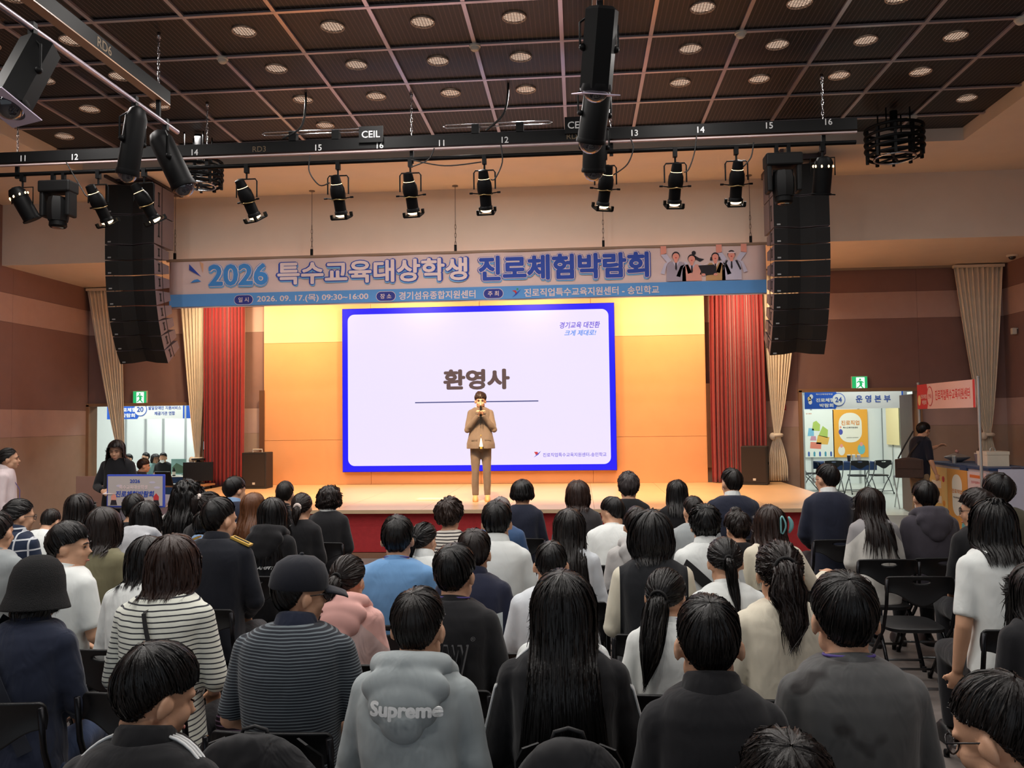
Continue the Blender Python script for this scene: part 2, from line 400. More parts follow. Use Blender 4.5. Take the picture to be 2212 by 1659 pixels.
# ------------------------------------------------------------------ ceiling fittings
m_lamp = mat('lamp_glow', (235,215,195), emit=(255,222,196), estr=.75, var=0, rough=.6)
m_wire = mat('guard_wire', (70,60,56), rough=.5)
dl_ring = MB().torus((0,0,0), .118, .008, 28, 6).mesh('ring', 'all')
dl_disc = MB().lathe([(.001,.0),(.09,.002),(.112,.012),(.115,.03)], 28, cap=False).mesh('disc', 'all')
gb = MB()
for k in range(-3, 4):
    h = sqrt(max(.0, .113**2-(k*.03)**2)); gb.box((k*.03, 0, -.006), (.004, 2*h, .004)); gb.box((0, k*.03, -.006), (2*h, .004, .004))
dl_guard = gb.mesh('guard')
m_ring = mat('lamp_ring', (196,176,160), rough=.5)
COLW = {-8:'far left', -6:'left', -5:'left', 5:'right', 6:'far right'}
spots_dl = [(i, j) for j in (-2, -1, 0, 1) for i in (-6, -5, -3, -2, -1, 0, 2, 3, 4, 5)]+[(-7, 2), (-3, 2), (6, 2)]
ORD = ('leftmost', 'second from the left', 'third from the left', 'fourth from the left', 'fifth from the left', 'fifth from the right', 'fourth from the right', 'third from the right', 'second from the right', 'rightmost')
ROWN = {-2: 'row cut by the top picture edge', -1: 'second visible row', 0: 'third visible row', 1: 'row just above the numbered bar'}
CI = (-6, -5, -3, -2, -1, 0, 2, 3, 4, 5)
for (i, j) in spots_dl:
    x = -.12+.935*(i-.5); y = 8.64+.913*(j+.42)
    lb = 'ceiling downlight, '+ORD[CI.index(i)]+' in the '+ROWN[j] if j < 2 else 'ceiling downlight behind the numbered bar, at its '+{-7: 'left end', -3: 'RD3 marking', 6: 'right end by the round cage'}[i]
    t = thing('downlight', (x, y, ZC+.018), label=lb, cat='downlight', group='ceiling downlights')
    link('disc', dl_disc, m_lamp, t); link('ring', dl_ring, m_ring, t); link('guard', dl_guard, m_wire, t)
sm_base = MB().lathe([(.001,0),(.062,0),(.062,-.018),(.05,-.024)], 24).mesh('base', True); sm_dome = MB().lathe([(.05,-.022),(.046,-.045),(.03,-.06),(.001,-.064)], 24).mesh('dome', True)
for (i, j), w in zip(((-4,0),(-1,0),(2,0),(5,3),(5,0),(2,3)), ('beside the left batten', 'left of the hanging spotlights', 'right of the hanging spotlights', 'above the right cable cage', 'at the right edge of the picture', 'just above the number 14')):
    t = thing('smoke_detector', (-.12+.935*i, 8.64+.913*j, ZC), label='white dome smoke detector on the ceiling grid '+w, cat='smoke detector', group='smoke detectors')
    link('base', sm_base, m_ivory, t); link('dome', sm_dome, m_ivory, t)

# ------------------------------------------------------------------ lighting bars
m_num = mat('number_white', (205,205,205), rough=.6, var=0); m_dim = mat('number_dim', (92,74,50), rough=.6, var=0)
YP = 9.8
def chain(parent, x, y, z0, z1, name='chain'):
    mb = MB(); n = max(2, int((z0-z1)/.055)); mb.tube([(x,y,z0),(x,y,z0-.06)], .02, 8)
    for k in range(n):
        z = z0-(k+.5)*(z0-z1)/n; h = (z0-z1)/n*.62
        mb.tube([(x+(.011*cos(t) if k % 2 else 0), y+(0 if k % 2 else .011*cos(t)), z+h*sin(t)) for t in np.linspace(0, 2*pi, 11)], .0045, 5)
    return mb.build(name, m_chrome, parent, 'all')
bar = thing('lighting_bar', (0, YP, 0), label='long black lighting bar across the ceiling, marked 11 to 16', cat='lighting bar')
MB().box((-3.0, 0, 5.30), (12.56, .10, .135)).build('cable_duct', m_black, bar)
MB().box((-3.0, -.02, 5.205), (12.56, .04, .018)).build('duct_edge', mat('duct_edge', (170,150,150), rough=.4), bar)
MB().tube([(-9.3, .02, 5.10), (3.28, .02, 5.10)], .026, 12).build('pipe', m_bmet, bar, True)
for px in (35, 445, 888, 1320, 1780):
    x = atZ(px, 200, ZC)[0] if False else atY(px, 290, YP)[0]
    MB().box((x, .03, 5.22), (.045, .03, .34)).build('hanger', m_black, bar); chain(bar, x, .03, ZC, 5.38)
for px, py, tx in ((50,342,'11'),(162,339,'12'),(291,333,'13'),(421,329,'14'),(688,319,'15'),(821,314,'16'),(954,309,'11'),(1091,302,'12'),(1371,287,'13'),(1514,280,'14'),(1662,271,'15'),(1790,263,'16')):
    p = atY(px, py, YP-.05); letters(tx, bar, (p[0], -.052, p[2]), m_num, height=.075, bold=.01, name='number', d=.002)
for px, py in ((802,291),(1247,271)):
    p = atY(px, py, YP-.06); pl = MB().box((p[0], -.07, p[2]), (.30, .02, .20)).build('name_plate', m_black, bar); letters('CEIL', pl, (p[0], -.081, p[2]), m_num, height=.085, bold=.008, d=.002)
for px, py, tx in ((560,322,'RD3'),(1240,294,'RD4')):
    p = atY(px, py, YP-.05); letters(tx, bar, (p[0], -.052, p[2]), m_dim, height=.07, bold=.006, d=.002)
for px in (680, 1075):      # lamp tubes on top of the duct
    p = atY(px, 270, YP); t = thing('cable_tray', (p[0], YP, 5.37), label='small black cable tray on the bar '+('just left of the number 15' if px == 680 else 'between the plates CEIL'), cat='cable tray', group='cable trays on the bar')
    [MB().box((q,0,.05), (.09,.10,.12)).build('bracket', m_black, t) for q in (-.27, .27)]
    MB().tube([(-.62,-.03,.08),(.62,-.03,.08),(.66,-.03,.10),(.62,-.03,.12),(-.62,-.03,.12),(-.66,-.03,.10),(-.62,-.03,.08)], .007, 6).build('loop', m_chrome, t, 'all')

m_glow = mat('spot_glow', (255,225,180), emit=(255,214,150), estr=6., var=0)
m_lens = mat('lens_glow', (255,230,190), emit=(255,226,180), estr=3.0, var=0)
def aim_m(loc, d):
    q = Vector(d).normalized().to_track_quat('-Z', 'Y'); return q.to_matrix().to_4x4()
_sp = {}
def profile_spot(px, d, where, clampy=YP+.02, zp=5.10, lit=True, grp='profile spotlights on the bar'):
    """ellipsoidal spotlight: clamp, yoke, lamp house, shutter waist, lens tube, frame"""
    p = atY(px, 330, clampy); t = thing('profile_spotlight', (p[0], clampy, zp), label='black profile spotlight '+where, cat='spotlight', group=grp)
    MB().box((0,0,-.04), (.05,.06,.11)).tube([(0,0,-.08),(0,0,-.17)], .012, 8).build('clamp', m_bmet, t, True)
    MB().tube([(-.13,0,-.40),(-.13,0,-.20),(-.11,0,-.17),(.11,0,-.17),(.13,0,-.20),(.13,0,-.40)], .009, 6).build('yoke', m_bmet, t, True)
    M = Matrix.Translation((0,0,-.40)) @ aim_m(None, d)
    MB().lathe([(.02,.235),(.055,.225),(.062,.17),(.066,.13)], 20, M).build('lamp_cap', m_bmet, t, True)
    MB().lathe([(.068,.122),(.088,.07),(.092,.0),(.086,-.05),(.075,-.07)], 20, M).build('body', m_bmet, t, True)
    MB().lathe([(.070,-.07),(.070,-.20),(.078,-.21),(.080,-.245)], 20, M).build('lens_tube', m_bmet, t, True)
    MB().lathe([(.076,-.238),(.070,-.262),(.045,-.278),(.001,-.284)], 20, M, cap=False).build('lens', m_lens if lit else m_black, t, True)
    def bx_(x0, x1, y0, y1, z0, z1): return [M @ Vector((x, y, z)) for x in (x0, x1) for y in (y0, y1) for z in (z0, z1)]
    BF = [(0,1,3,2),(4,6,7,5),(0,4,5,1),(2,3,7,6),(0,2,6,4),(1,5,7,3)]; fr = MB(); o = .092
    for q in ((-o-.01,o+.01,o-.02,o+.01),(-o-.01,o+.01,-o-.01,-o+.02),(-o-.01,-o+.02,-o,o),(o-.02,o+.01,-o,o)): fr.add(bx_(*q, -.30, -.282), BF)
    for sx in (-1, 1):
        for sy in (-1, 1): fr.add(bx_(sx*o-.016, sx*o+.016, sy*o-.016, sy*o+.016, -.29, -.235), BF)
    fr.build('colour_frame', m_bmet, t)
    for s in (-1, 1): MB().tube([M @ Vector((s*.07,0,-.055)), M @ Vector((s*.15,0,-.045)), M @ Vector((s*.151,0,-.045)), M @ Vector((s*.19,0,-.045))], [.007,.007,.012,.012], 6).build('shutter_handle', m_bmet, t, True)
    MB().lathe([(.0655,.125),(.0685,.118)], 20, M, cap=False).build('vent_glow', m_glow if lit else m_bmet, t)
    MB().tube([M @ Vector((.09*cos(a), .09*sin(a), -.045-.02*abs(cos(a)))) for a in np.linspace(0, 2*pi, 17)], .006, 6).build('waist_ring', mat('brass', (150,128,86), rough=.35, metal=.7), t, 'all')
    return Vector((p[0], clampy, zp-.40)), Vector(d).normalized()
fix = [(213,(.25,.55,-1),'between the moving head and the left line array',1),(312,(.40,.5,-1),'hanging in front of the left line array',1),(533,(.28,.55,-1),'below the dim marking RD3, left of centre',1),(730,(.05,.45,-1),'below the number 15 left of centre',1),(886,(.06,.5,-1),'below the left chain of the centre, under 16',1),(1046,(.03,.5,-1),'below the centre of the bar, between 11 and 12',1),(1307,(-.16,.5,-1),'just right of the hanging power plug',1),(1458,(-.05,.5,-1),'below the number 13 to the right',1),(1590,(-.01,.5,-1),'beside the right line array',1)]
targets = [-5.4, -4.4, -3.4, -2.5, -1.6, -.6, .4, 1.4, 2.6]
for (px, d, w, lt), tx in zip(fix, targets):
    loc, dd = profile_spot(px, d, w)
    spot_light('stage_spot', loc+dd*.30, (tx, 13.6, HS), 1000, (1.0, .66, .36), angle=36, blend=.9, radius=.05)
def par_can(px, d, where, cap):
    p = atY(px, 330, YP+.02); t = thing('par_can', (p[0], YP+.02, 5.10), label='black par can lamp '+where, cat='spotlight')
    MB().box((0,0,-.04), (.05,.06,.11)).tube([(0,0,-.08),(0,0,-.17)], .012, 8).build('clamp', m_bmet, t, True)
    MB().tube([(-.14,0,-.38),(-.14,0,-.17),(.14,0,-.17),(.14,0,-.38)], .008, 6).build('yoke', m_bmet, t, True)
    M = Matrix.Translation((0,0,-.36)) @ aim_m(None, d)
    MB().lathe([(.03,.20),(.075,.185),(.105,.13),(.11,.06)], 24, M).build('cap', m_bmet, t, True); MB().lathe([(.104,.06),(.104,-.22),(.118,-.225),(.118,-.245)], 24, M).build('can', m_bmet, t, True)
    MB().lathe([(.001,-.236),(.104,-.236)], 24, M, cap=False).build('lens', m_lens, t)
    for k in range(9):
        a = 2*pi*k/9; MB().ell(M @ Vector((.112*cos(a), .112*sin(a), .085)), (.010,.010,.016), 8, 6).build('vent_glow', m_glow, t, 'all')
    MB().tube([M @ Vector((.10,0,-.235)), M @ Vector((.17,0,-.24))], .008, 6).build('frame_clip', m_bmet, t)
par_can(50, (.42,.35,-1), 'at the left end of the bar', 1); par_can(1776, (-.03,.3,-1), 'at the right end of the bar', 1)
def moving_head(px, where):
    p = atY(px, 330, YP+.02); t = thing('moving_head_light', (p[0], YP+.02, 5.10), label='black moving head light '+where, cat='stage light', group='moving head lights')
    for s in (-1, 1): MB().box((s*.07,0,-.05), (.04,.05,.13)).build('clamp', m_bmet, t)
    bev(MB().box((0,0,-.19), (.42,.22,.15)).build('base', m_black, t), .02)
    for s in (-1, 1): bev(MB().box((s*.17,0,-.40), (.06,.18,.34)).build('yoke_arm', m_black, t), .02)
    MB().lathe([(.05,.12),(.11,.10),(.13,.03),(.13,-.12),(.115,-.20)], 8, Matrix.Translation((0,0,-.42))).build('head', m_black, t, True)
    MB().lathe([(.10,-.19),(.105,-.26),(.09,-.28)], 24, Matrix.Translation((0,0,-.42))).build('lens_barrel', m_bmet, t, True); MB().ell((0,0,-.69), (.08,.08,.02), 20, 8).build('lens', mat('dark_glass', (30,30,38), rough=.1, coat=1.), t, 'all')
moving_head(127, 'near the left end of the bar'); moving_head(1690, 'in front of the right line array')
m_cab = mat('cable_black', (14,13,14), rough=.6)
def cable(pxs, Y, label, m=None, r=.008):
    pts = [Vector(atY(x, y, Y)) for x, y in pxs]; out = []
    for i in range(len(pts)-1):
        a, b, c, d = pts[max(0, i-1)], pts[i], pts[i+1], pts[min(len(pts)-1, i+2)]
        for k in range(6):
            u = k/6; out.append(.5*((2*b)+(c-a)*u+(2*a-5*b+4*c-d)*u*u+(3*b-a-3*c+d)*u**3))
    out.append(pts[-1]); return MB().tube(out, r, 6).build('cable', m or m_cab, smooth='all', label=label, cat='cable')
cable([(143,350),(172,400),(190,425),(212,410)], YP-.04, 'black cable looping from the bar to the spotlight next to the left moving head')
cable([(670,335),(668,370),(690,400),(712,395)], YP-.04, 'black cable hanging in a loop left of the spotlight under 15')
cable([(938,320),(925,345),(885,362)], YP-.04, 'thin black cable running down to the spotlight under the left chain')
cable([(1082,312),(1085,350),(1070,385),(1060,388)], YP-.04, 'black cable curving down to the spotlight between 11 and 12')
cable([(1360,295),(1368,320),(1355,355),(1325,378)], YP-.04, 'black cable curving to the spotlight right of the power plug')
cable([(1505,290),(1500,330),(1488,365),(1478,372)], YP-.04, 'black cable dropping beside the spotlight below 13')
cable([(1628,308),(1622,340),(1604,362)], YP-.04, 'black cable dropping beside the spotlight at the right line array')
cable([(888,345),(960,358),(1040,350)], YP-.04, 'thin black cable sagging below the middle of the bar')
pl = thing('power_plug', atY(1273, 335, YP), label='black power plug dangling on a short lead below the bar', cat='power plug')
MB().tube([(0,0,0),(.01,0,-.14)], .004, 6).build('lead', m_cab, pl, True); MB().box((.01,0,-.19), (.05,.04,.09)).tube([(0,0,-.23),(0,0,-.26)], .006, 6).tube([(.02,0,-.23),(.02,0,-.26)], .006, 6).build('plug', m_black, pl)
cable([(660,190),(660,230),(650,275),(610,300)], 9.75, 'black cable hanging from the ceiling to the duct near RD3', r=.014)
cable([(1098,172),(1096,215),(1085,250),(1050,282)], 9.75, 'black cable hanging from the ceiling to the duct near 12', r=.014)

# bars that run towards the camera
def depth_bar(x, z, y0, y1, mark, label):
    t = thing('lighting_bar', (x, 0, 0), label=label, cat='lighting bar')
    MB().box((0, (y0+y1)/2, z), (.10, y1-y0, .13)).build('cable_duct', m_black, t); MB().box((.0, (y0+y1)/2, z-.072), (.10, y1-y0, .012)).build('duct_edge', mat('duct_edge2', (150,118,92), rough=.4), t)
    MB().tube([(0, y0, z-.27), (0, y1+.25, z-.27)], .026, 12).build('pipe', mat('steel_pipe', (150,140,150), rough=.35, metal=.6), t, True)
    for y in (y1-.15, y1-2.6): MB().box((0,y,z-.16), (.04,.03,.24)).build('hanger', m_black, t); chain(t, 0, y, ZC, z+.06)
    return t
bl = depth_bar(-4.25, 5.30, -1.5, 8.15, 'RD6', 'black lighting bar marked RD6 running overhead at upper left')
letters('RD6', bl, (.052, 6.95, 5.30), m_dim, height=.09, bold=.006, d=.002, rot=(0,0,pi/2))
bc = depth_bar(.22, 5.55, -1.5, 9.1, '', 'black lighting bar running overhead towards the camera, right of centre')
def theatre_lamp(loc, d, L, r, where, frame=False, sq=False):
    t = thing('theatre_spotlight', loc, label='large black theatre spotlight '+where, cat='spotlight')
    M = aim_m(None, d); MB().box((0,0,.02), (.05,.05,.12)).build('clamp', m_bmet, t)
    o = Vector(d).normalized()*.12+Vector((0,0,-.24)); MM = Matrix.Translation(o) @ M
    s = M @ Vector((1,0,0)); MB().tube([o+s*(r+.04), o+s*(r+.04)+Vector((0,0,.2)), Vector((0,0,-.03)), o-s*(r+.04)+Vector((0,0,.2)), o-s*(r+.04)], .010, 6).build('yoke', m_bmet, t, True)
    if sq:
        MB().lathe([(r*.9,L*.5),(r*1.15,L*.46),(r*1.15,-L*.5)], 6, MM).build('housing', m_bmet, t)
    else:
        MB().lathe([(.03,L*.55),(r*.7,L*.5),(r,L*.36),(r*1.02,-L*.5)], 22, MM).build('housing', m_bmet, t, True)
    MB().lathe([(r*1.06,-L*.44),(r*1.10,-L*.5),(r*1.06,-L*.53)], 22, MM).build('rim', m_bmet, t, True)
    MB().ell(MM @ Vector((0,0,-L*.50)), (r*.9,r*.9,r*.9), 20, 10).build('lens', MATS['dark_glass'], t, 'all')
    if frame:
        a = r*1.35; fm = flat_mesh([[(-a,-a),(a,-a),(a,a),(-a,a)], ellp(0,0,r*.98,r*.98,28)], 'colour_frame', .008); o2 = link('colour_frame', fm, mat('frame_grey', (196,184,206), rough=.5), t)
        o2.matrix_local = MM @ Matrix.Translation((0,0,-L*.56)) @ Matrix.Rotation(pi/2, 4, 'X')
    for s2 in (-1, 1): MB().ell(MM @ Vector((s2*(r+.02),0,0)), (.03,.03,.03), 10, 6).build('knob', m_bmet, t, 'all')
def hang(px, py, x, z): 
    q = atX(px, py, x); return (x, q[1], z)
theatre_lamp((-4.25, 6.05, 5.0), (-.16,-.42,-1), .62, .13, 'with a square grey frame at the top left corner', True, True)
theatre_lamp((-4.25, 7.55, 5.0), (-.22,.1,-1), .62, .10, 'with bright edge hanging from the left bar')
theatre_lamp((-4.25, 8.15, 5.0), (.45,.15,-1), .60, .12, 'tilted to the right at the end of the left bar')
theatre_lamp((.22, 6.55, 5.25), (-.10,.35,-1), .62, .12, 'with a square grey frame at the top edge of the picture', True, True)
theatre_lamp((.22, 8.0, 5.25), (-.18,.45,-1), .52, .135, 'hanging in the middle above the lettered plate')
theatre_lamp((.22, 9.0, 5.25), (-.05,.35,-1), .50, .125, 'lowest of the three on the middle bar, over the plate CEIL')

# ------------------------------------------------------------------ line arrays
m_sbox = mat('speaker_side_lit', (108,98,104), rough=.6); m_grille = mat('speaker_grille', (14,13,14), rough=.8, bump=.5, bscale=500); m_slot = mat('handle_slot', (12,12,12), rough=.7)  # cabinet grey has the light on the black speakers' sides put into the colour
def line_array(px_l, py_top, sgn, label, Y0=12.25):
    p = atY(px_l, py_top, Y0); w, dp = .80, .46
    x0 = p[0]+w/2 if sgn < 0 else p[0]+w/2; t = thing('line_array_speaker', (x0, Y0, 0), label=label, cat='speaker')
    def cab(y, z, h, tilt, dpt):
        M = Matrix.Translation((0, y, z)) @ Matrix.Rotation(radians(tilt), 4, 'X')
        # section: concave front, narrower back height
        pr = [(-w/2,0),(-w/4,.02),(0,.09),(w/4,.02),(w/2,0),(w/2,dpt),(-w/2,dpt)]
        top = [M @ Vector((x, yy, -.008-(.05*yy/dpt if h < .3 else 0))) for x, yy in pr]; bot = [M @ Vector((x, yy, -h+.004+(.05*yy/dpt if h < .3 else 0))) for x, yy in pr]
        n = len(pr); b = MB().add(top+bot, [tuple(range(n)), tuple(range(2*n-1, n-1, -1))]+[(i, (i+1) % n, (i+1) % n+n, i+n) for i in range(n)])
        c = b.build('cabinet', m_sbox, t); 
        g = MB(); fr = pr[:5]; e = .004
        A = [M @ Vector((x, yy-e, -.012)) for x, yy in fr]; B = [M @ Vector((x, yy-e, -h+.008)) for x, yy in fr]; A2 = [M @ Vector((x, yy+.002, -.012)) for x, yy in fr]; B2 = [M @ Vector((x, yy+.002, -h+.008)) for x, yy in fr]
        g.add(A+B, [(i, i+1, i+6, i+5) for i in range(4)]); g.add(A2+B2, [(i, i+5, i+6, i+1) for i in range(4)]); g.build('grille', m_grille, c)
        for s in (-1, 1):
            hb = MB(); X = s*(w/2+.003)
            for (yy, zz, dy, dz) in ((.14,-h/2,.022,h*.42),(.14,-h*.28,.05,.022),(.14,-h*.72,.05,.022)): hb.add([M @ Vector((X+ox, yy+oy*dy/2, zz+oz*dz/2)) for ox in (-.004,.004) for oy in (-1,1) for oz in (-1,1)], [(0,1,3,2),(4,6,7,5),(0,4,5,1),(2,3,7,6),(0,2,6,4),(1,5,7,3)])
            hb.build('handle', m_slot, c)
            MB().add([M @ Vector((s*(w/2+.002)+ox, .235+oy, zz)) for ox in (-.003,.003) for oy in (-.006,.006) for zz in (-h+.01,-.012)], [(0,1,3,2),(4,6,7,5),(0,4,5,1),(2,3,7,6),(0,2,6,4),(1,5,7,3)]).build('seam', m_slot, c)
        MB().box(M @ Vector((-w/2+.07, -.004, -h+.04)), (.05,.006,.02)).build('badge', mat('badge', (150,150,150), rough=.4), c)
        return M
    z = p[2]; y = 0.0
    MB().box((-.3,.45,z+.10), (.05,1.25,.09)).box((.3,.45,z+.10), (.05,1.25,.09)).box((0,.1,z+.10), (.65,.06,.07)).box((0,.8,z+.10), (.65,.06,.07)).build('rigging_frame', mat('rig_grey', (74,66,72), rough=.5, metal=.4), t)
    for s in (-1, 1): MB().tube([(s*.3,.2,z+.14),(s*.3,.2,ZW)], .012, 6).build('hanging_wire', m_chrome, t)
    for k in range(2): cab(0, z, .475, 0, .62); z -= .48
    tl = 0; hs_ = .242
    for k in range(8):
        tl += (1.5, 2, 3, 4, 4.5, 5, 5.5, 6)[k]; M = cab(y, z, hs_, tl, .46)
        nx = M @ Vector((0, 0, -hs_)); y, z = nx.y, nx.z
    return t
line_array(228, 398, -1, 'tall black line array speaker hanging at the left of the banner')
line_array(1668, 352, 1, 'tall black line array speaker hanging at the right of the banner')

# ------------------------------------------------------------------ round cable cages
def cage(px, py, Y, R, H, label):
    p = atY(px, py, Y); t = thing('cable_cage', (p[0], Y, p[2]), label=label, cat='cable cage')
    for k in range(5): MB().torus((0,0,H*(.5-k/4.6)), R*(1 if k < 4 else .94), .022, 36, 8).build('cable_ring', m_bmet, t, 'all')
    for k in range(10):
        a = 2*pi*k/10; MB().box((R*.98*cos(a), R*.98*sin(a), -H*.02), (.035,.035,H*.95), Euler((0,0,a))).build('strut', m_bmet, t)
    MB().torus((0,0,-H*.46), R*.72, .012, 36, 6).build('guide_ring', m_chrome, t, 'all')
    for k in range(3):
        a = pi*k/3; MB().box((0,0,-H*.44), (R*1.4,.025,.02), Euler((0,0,a))).build('spoke', m_bmet, t)
    for k in range(4):
        a = pi/4+pi*k/2; MB().tube([(R*.6*cos(a), R*.6*sin(a), H*.4), (R*.6*cos(a), R*.6*sin(a), ZC-p[2])], .010, 6).build('hanging_rod', m_bmet, t)
    MB().lathe([(.05,ZC-p[2]),(.05,H*.5)], 12).build('mast', m_bmet, t, True)
cage(428, 378, 10.95, .32, .34, 'round black cable cage hanging beside the left line array'); cage(1932, 312, 11.15, .355, .40, 'round black cable cage hanging at the right of the bar')
# ------------------------------------------------------------------ people
def fast_mesh(name, v, q):
    me = bpy.data.meshes.new(name); v = np.asarray(v, dtype=np.float32); q = np.asarray(q, dtype=np.int32)
    me.vertices.add(len(v)); me.vertices.foreach_set('co', v.ravel())
    me.loops.add(len(q)*4); me.loops.foreach_set('vertex_index', q.ravel())
    me.polygons.add(len(q)); me.polygons.foreach_set('loop_start', np.arange(len(q))*4)
    me.update(calc_edges=True); me.validate()
    me.polygons.foreach_set('use_smooth', [True]*len(me.polygons)); return me
def Rx(a): return np.array([[1,0,0],[0,cos(a),-sin(a)],[0,sin(a),cos(a)]])
def Ry(a): return np.array([[cos(a),0,sin(a)],[0,1,0],[-sin(a),0,cos(a)]])
def Rz(a): return np.array([[cos(a),-sin(a),0],[sin(a),cos(a),0],[0,0,1]])

def hair_mat(name, rgb, rough=.38):
    if name in MATS: return MATS[name]
    m = mat(name, rgb, rough=rough, spec=.34, var=.25, scale=30, bump=.2, bscale=170)
    N, L, b = nodes(m)
    for n in N:      # stretch the grain along the strands
        if n.type == 'TEX_NOISE':
            mp = N.new('ShaderNodeMapping'); mp.inputs['Scale'].default_value = (1, 1, .18)
            tc = [t for t in N if t.type == 'TEX_COORD'][0]
            L.new(tc.outputs['Object'], mp.inputs[0]); L.new(mp.outputs[0], n.inputs['Vector'])
    return m
HAIR = dict(black=(17,15,15), soft=(27,23,22), brown=(46,31,26), dkbrown=(31,23,21), orange=(96,58,34), grey=(120,112,110), saltgrey=(62,56,56), perm=(50,37,32))
def hmat(k): return hair_mat('hair_'+k, HAIR[k])

def cloth(name, rgb, pattern=None, c2=None, freq=40, duty=.3, folds=.22, rough=.85, fine=.12, weave=900, thr=.19):
    if name in MATS: return MATS[name]
    m = mat(name, rgb, rough=rough, spec=.2, var=.05, scale=14, sheen=.15)
    N, L, b = nodes(m); tc = [t for t in N if t.type == 'TEX_COORD'][0]
    base = b.inputs['Base Color'].links[0].from_socket
    sx = N.new('ShaderNodeSeparateXYZ'); L.new(tc.outputs['Object'], sx.inputs[0])
    def math_(op, a, bb=None):
        n = N.new('ShaderNodeMath'); n.operation = op
        for i, v in enumerate((a, bb)):
            if v is None: continue
            if isinstance(v, (int, float)): n.inputs[i].default_value = v
            else: L.new(v, n.inputs[i])
        return n.outputs[0]
    def mixc(fac, a, bcol):
        mx = N.new('ShaderNodeMix'); mx.data_type = 'RGBA'; L.new(fac, mx.inputs[0]); L.new(a, mx.inputs[6])
        mx.inputs[7].default_value = (*lin(bcol), 1); return mx.outputs[2]
    X, Y, Z = sx.outputs
    if pattern in ('stripe', 'plaid'):
        nz = N.new('ShaderNodeTexNoise'); nz.inputs['Scale'].default_value = 5; L.new(tc.outputs['Object'], nz.inputs['Vector'])
        zz = math_('ADD', Z, math_('MULTIPLY', nz.outputs['Fac'], .02))
        s1 = math_('LESS_THAN', math_('FRACT', math_('MULTIPLY', zz, freq)), duty)
        col = mixc(s1, base, c2)
        if pattern == 'plaid':
            s2 = math_('LESS_THAN', math_('FRACT', math_('MULTIPLY', X, freq)), duty); col = mixc(s2, col, c2)
        L.new(col, b.inputs['Base Color'])
    elif pattern == 'sleeve':      # arms in another colour
        s1 = math_('GREATER_THAN', math_('ABSOLUTE', X), thr); L.new(mixc(s1, base, c2), b.inputs['Base Color'])
    elif pattern == 'raglan':      # shoulders and arms, slanting to the neck
        s1 = math_('GREATER_THAN', math_('ADD', math_('ABSOLUTE', X), math_('MULTIPLY', math_('SUBTRACT', Z, .98), .85)), .16)
        L.new(mixc(s1, base, c2), b.inputs['Base Color'])
    elif pattern == 'block':       # white field across the lower back
        s1 = math_('MULTIPLY', math_('LESS_THAN', Z, .93), math_('LESS_THAN', math_('ABSOLUTE', X), .17)); L.new(mixc(s1, base, c2), b.inputs['Base Color'])
    elif pattern == 'wet':         # damp stains
        nz = N.new('ShaderNodeTexNoise'); nz.inputs['Scale'].default_value = 7; L.new(tc.outputs['Object'], nz.inputs['Vector'])
        r = N.new('ShaderNodeValToRGB'); r.color_ramp.elements[0].position = .60; r.color_ramp.elements[1].position = .68
        L.new(nz.outputs['Fac'], r.inputs[0]); L.new(mixc(r.outputs[0], base, c2), b.inputs['Base Color'])
    n1 = N.new('ShaderNodeTexNoise'); n1.inputs['Scale'].default_value = 11; n1.inputs['Detail'].default_value = 2; n1.inputs['Distortion'].default_value = 1.2
    mp = N.new('ShaderNodeMapping'); mp.inputs['Scale'].default_value = (1.0, 1.0, .42); mp.inputs['Rotation'].default_value = (0, .5, 0)
    L.new(tc.outputs['Object'], mp.inputs[0]); L.new(mp.outputs[0], n1.inputs['Vector'])
    n2 = N.new('ShaderNodeTexNoise'); n2.inputs['Scale'].default_value = weave; L.new(tc.outputs['Object'], n2.inputs['Vector'])
    b1 = N.new('ShaderNodeBump'); b1.inputs['Strength'].default_value = folds; b1.inputs['Distance'].default_value = .03; L.new(n1.outputs['Fac'], b1.inputs['Height'])
    b2 = N.new('ShaderNodeBump'); b2.inputs['Strength'].default_value = fine; b2.inputs['Distance'].default_value = .002; L.new(n2.outputs['Fac'], b2.inputs['Height'])
    L.new(b1.outputs[0], b2.inputs['Normal']); L.new(b2.outputs[0], b.inputs['Normal'])
    return m
SKIN = lambda: mat('skin', (205,158,128), rough=.5, spec=.35, var=.06, scale=18, bump=.04, bscale=300)

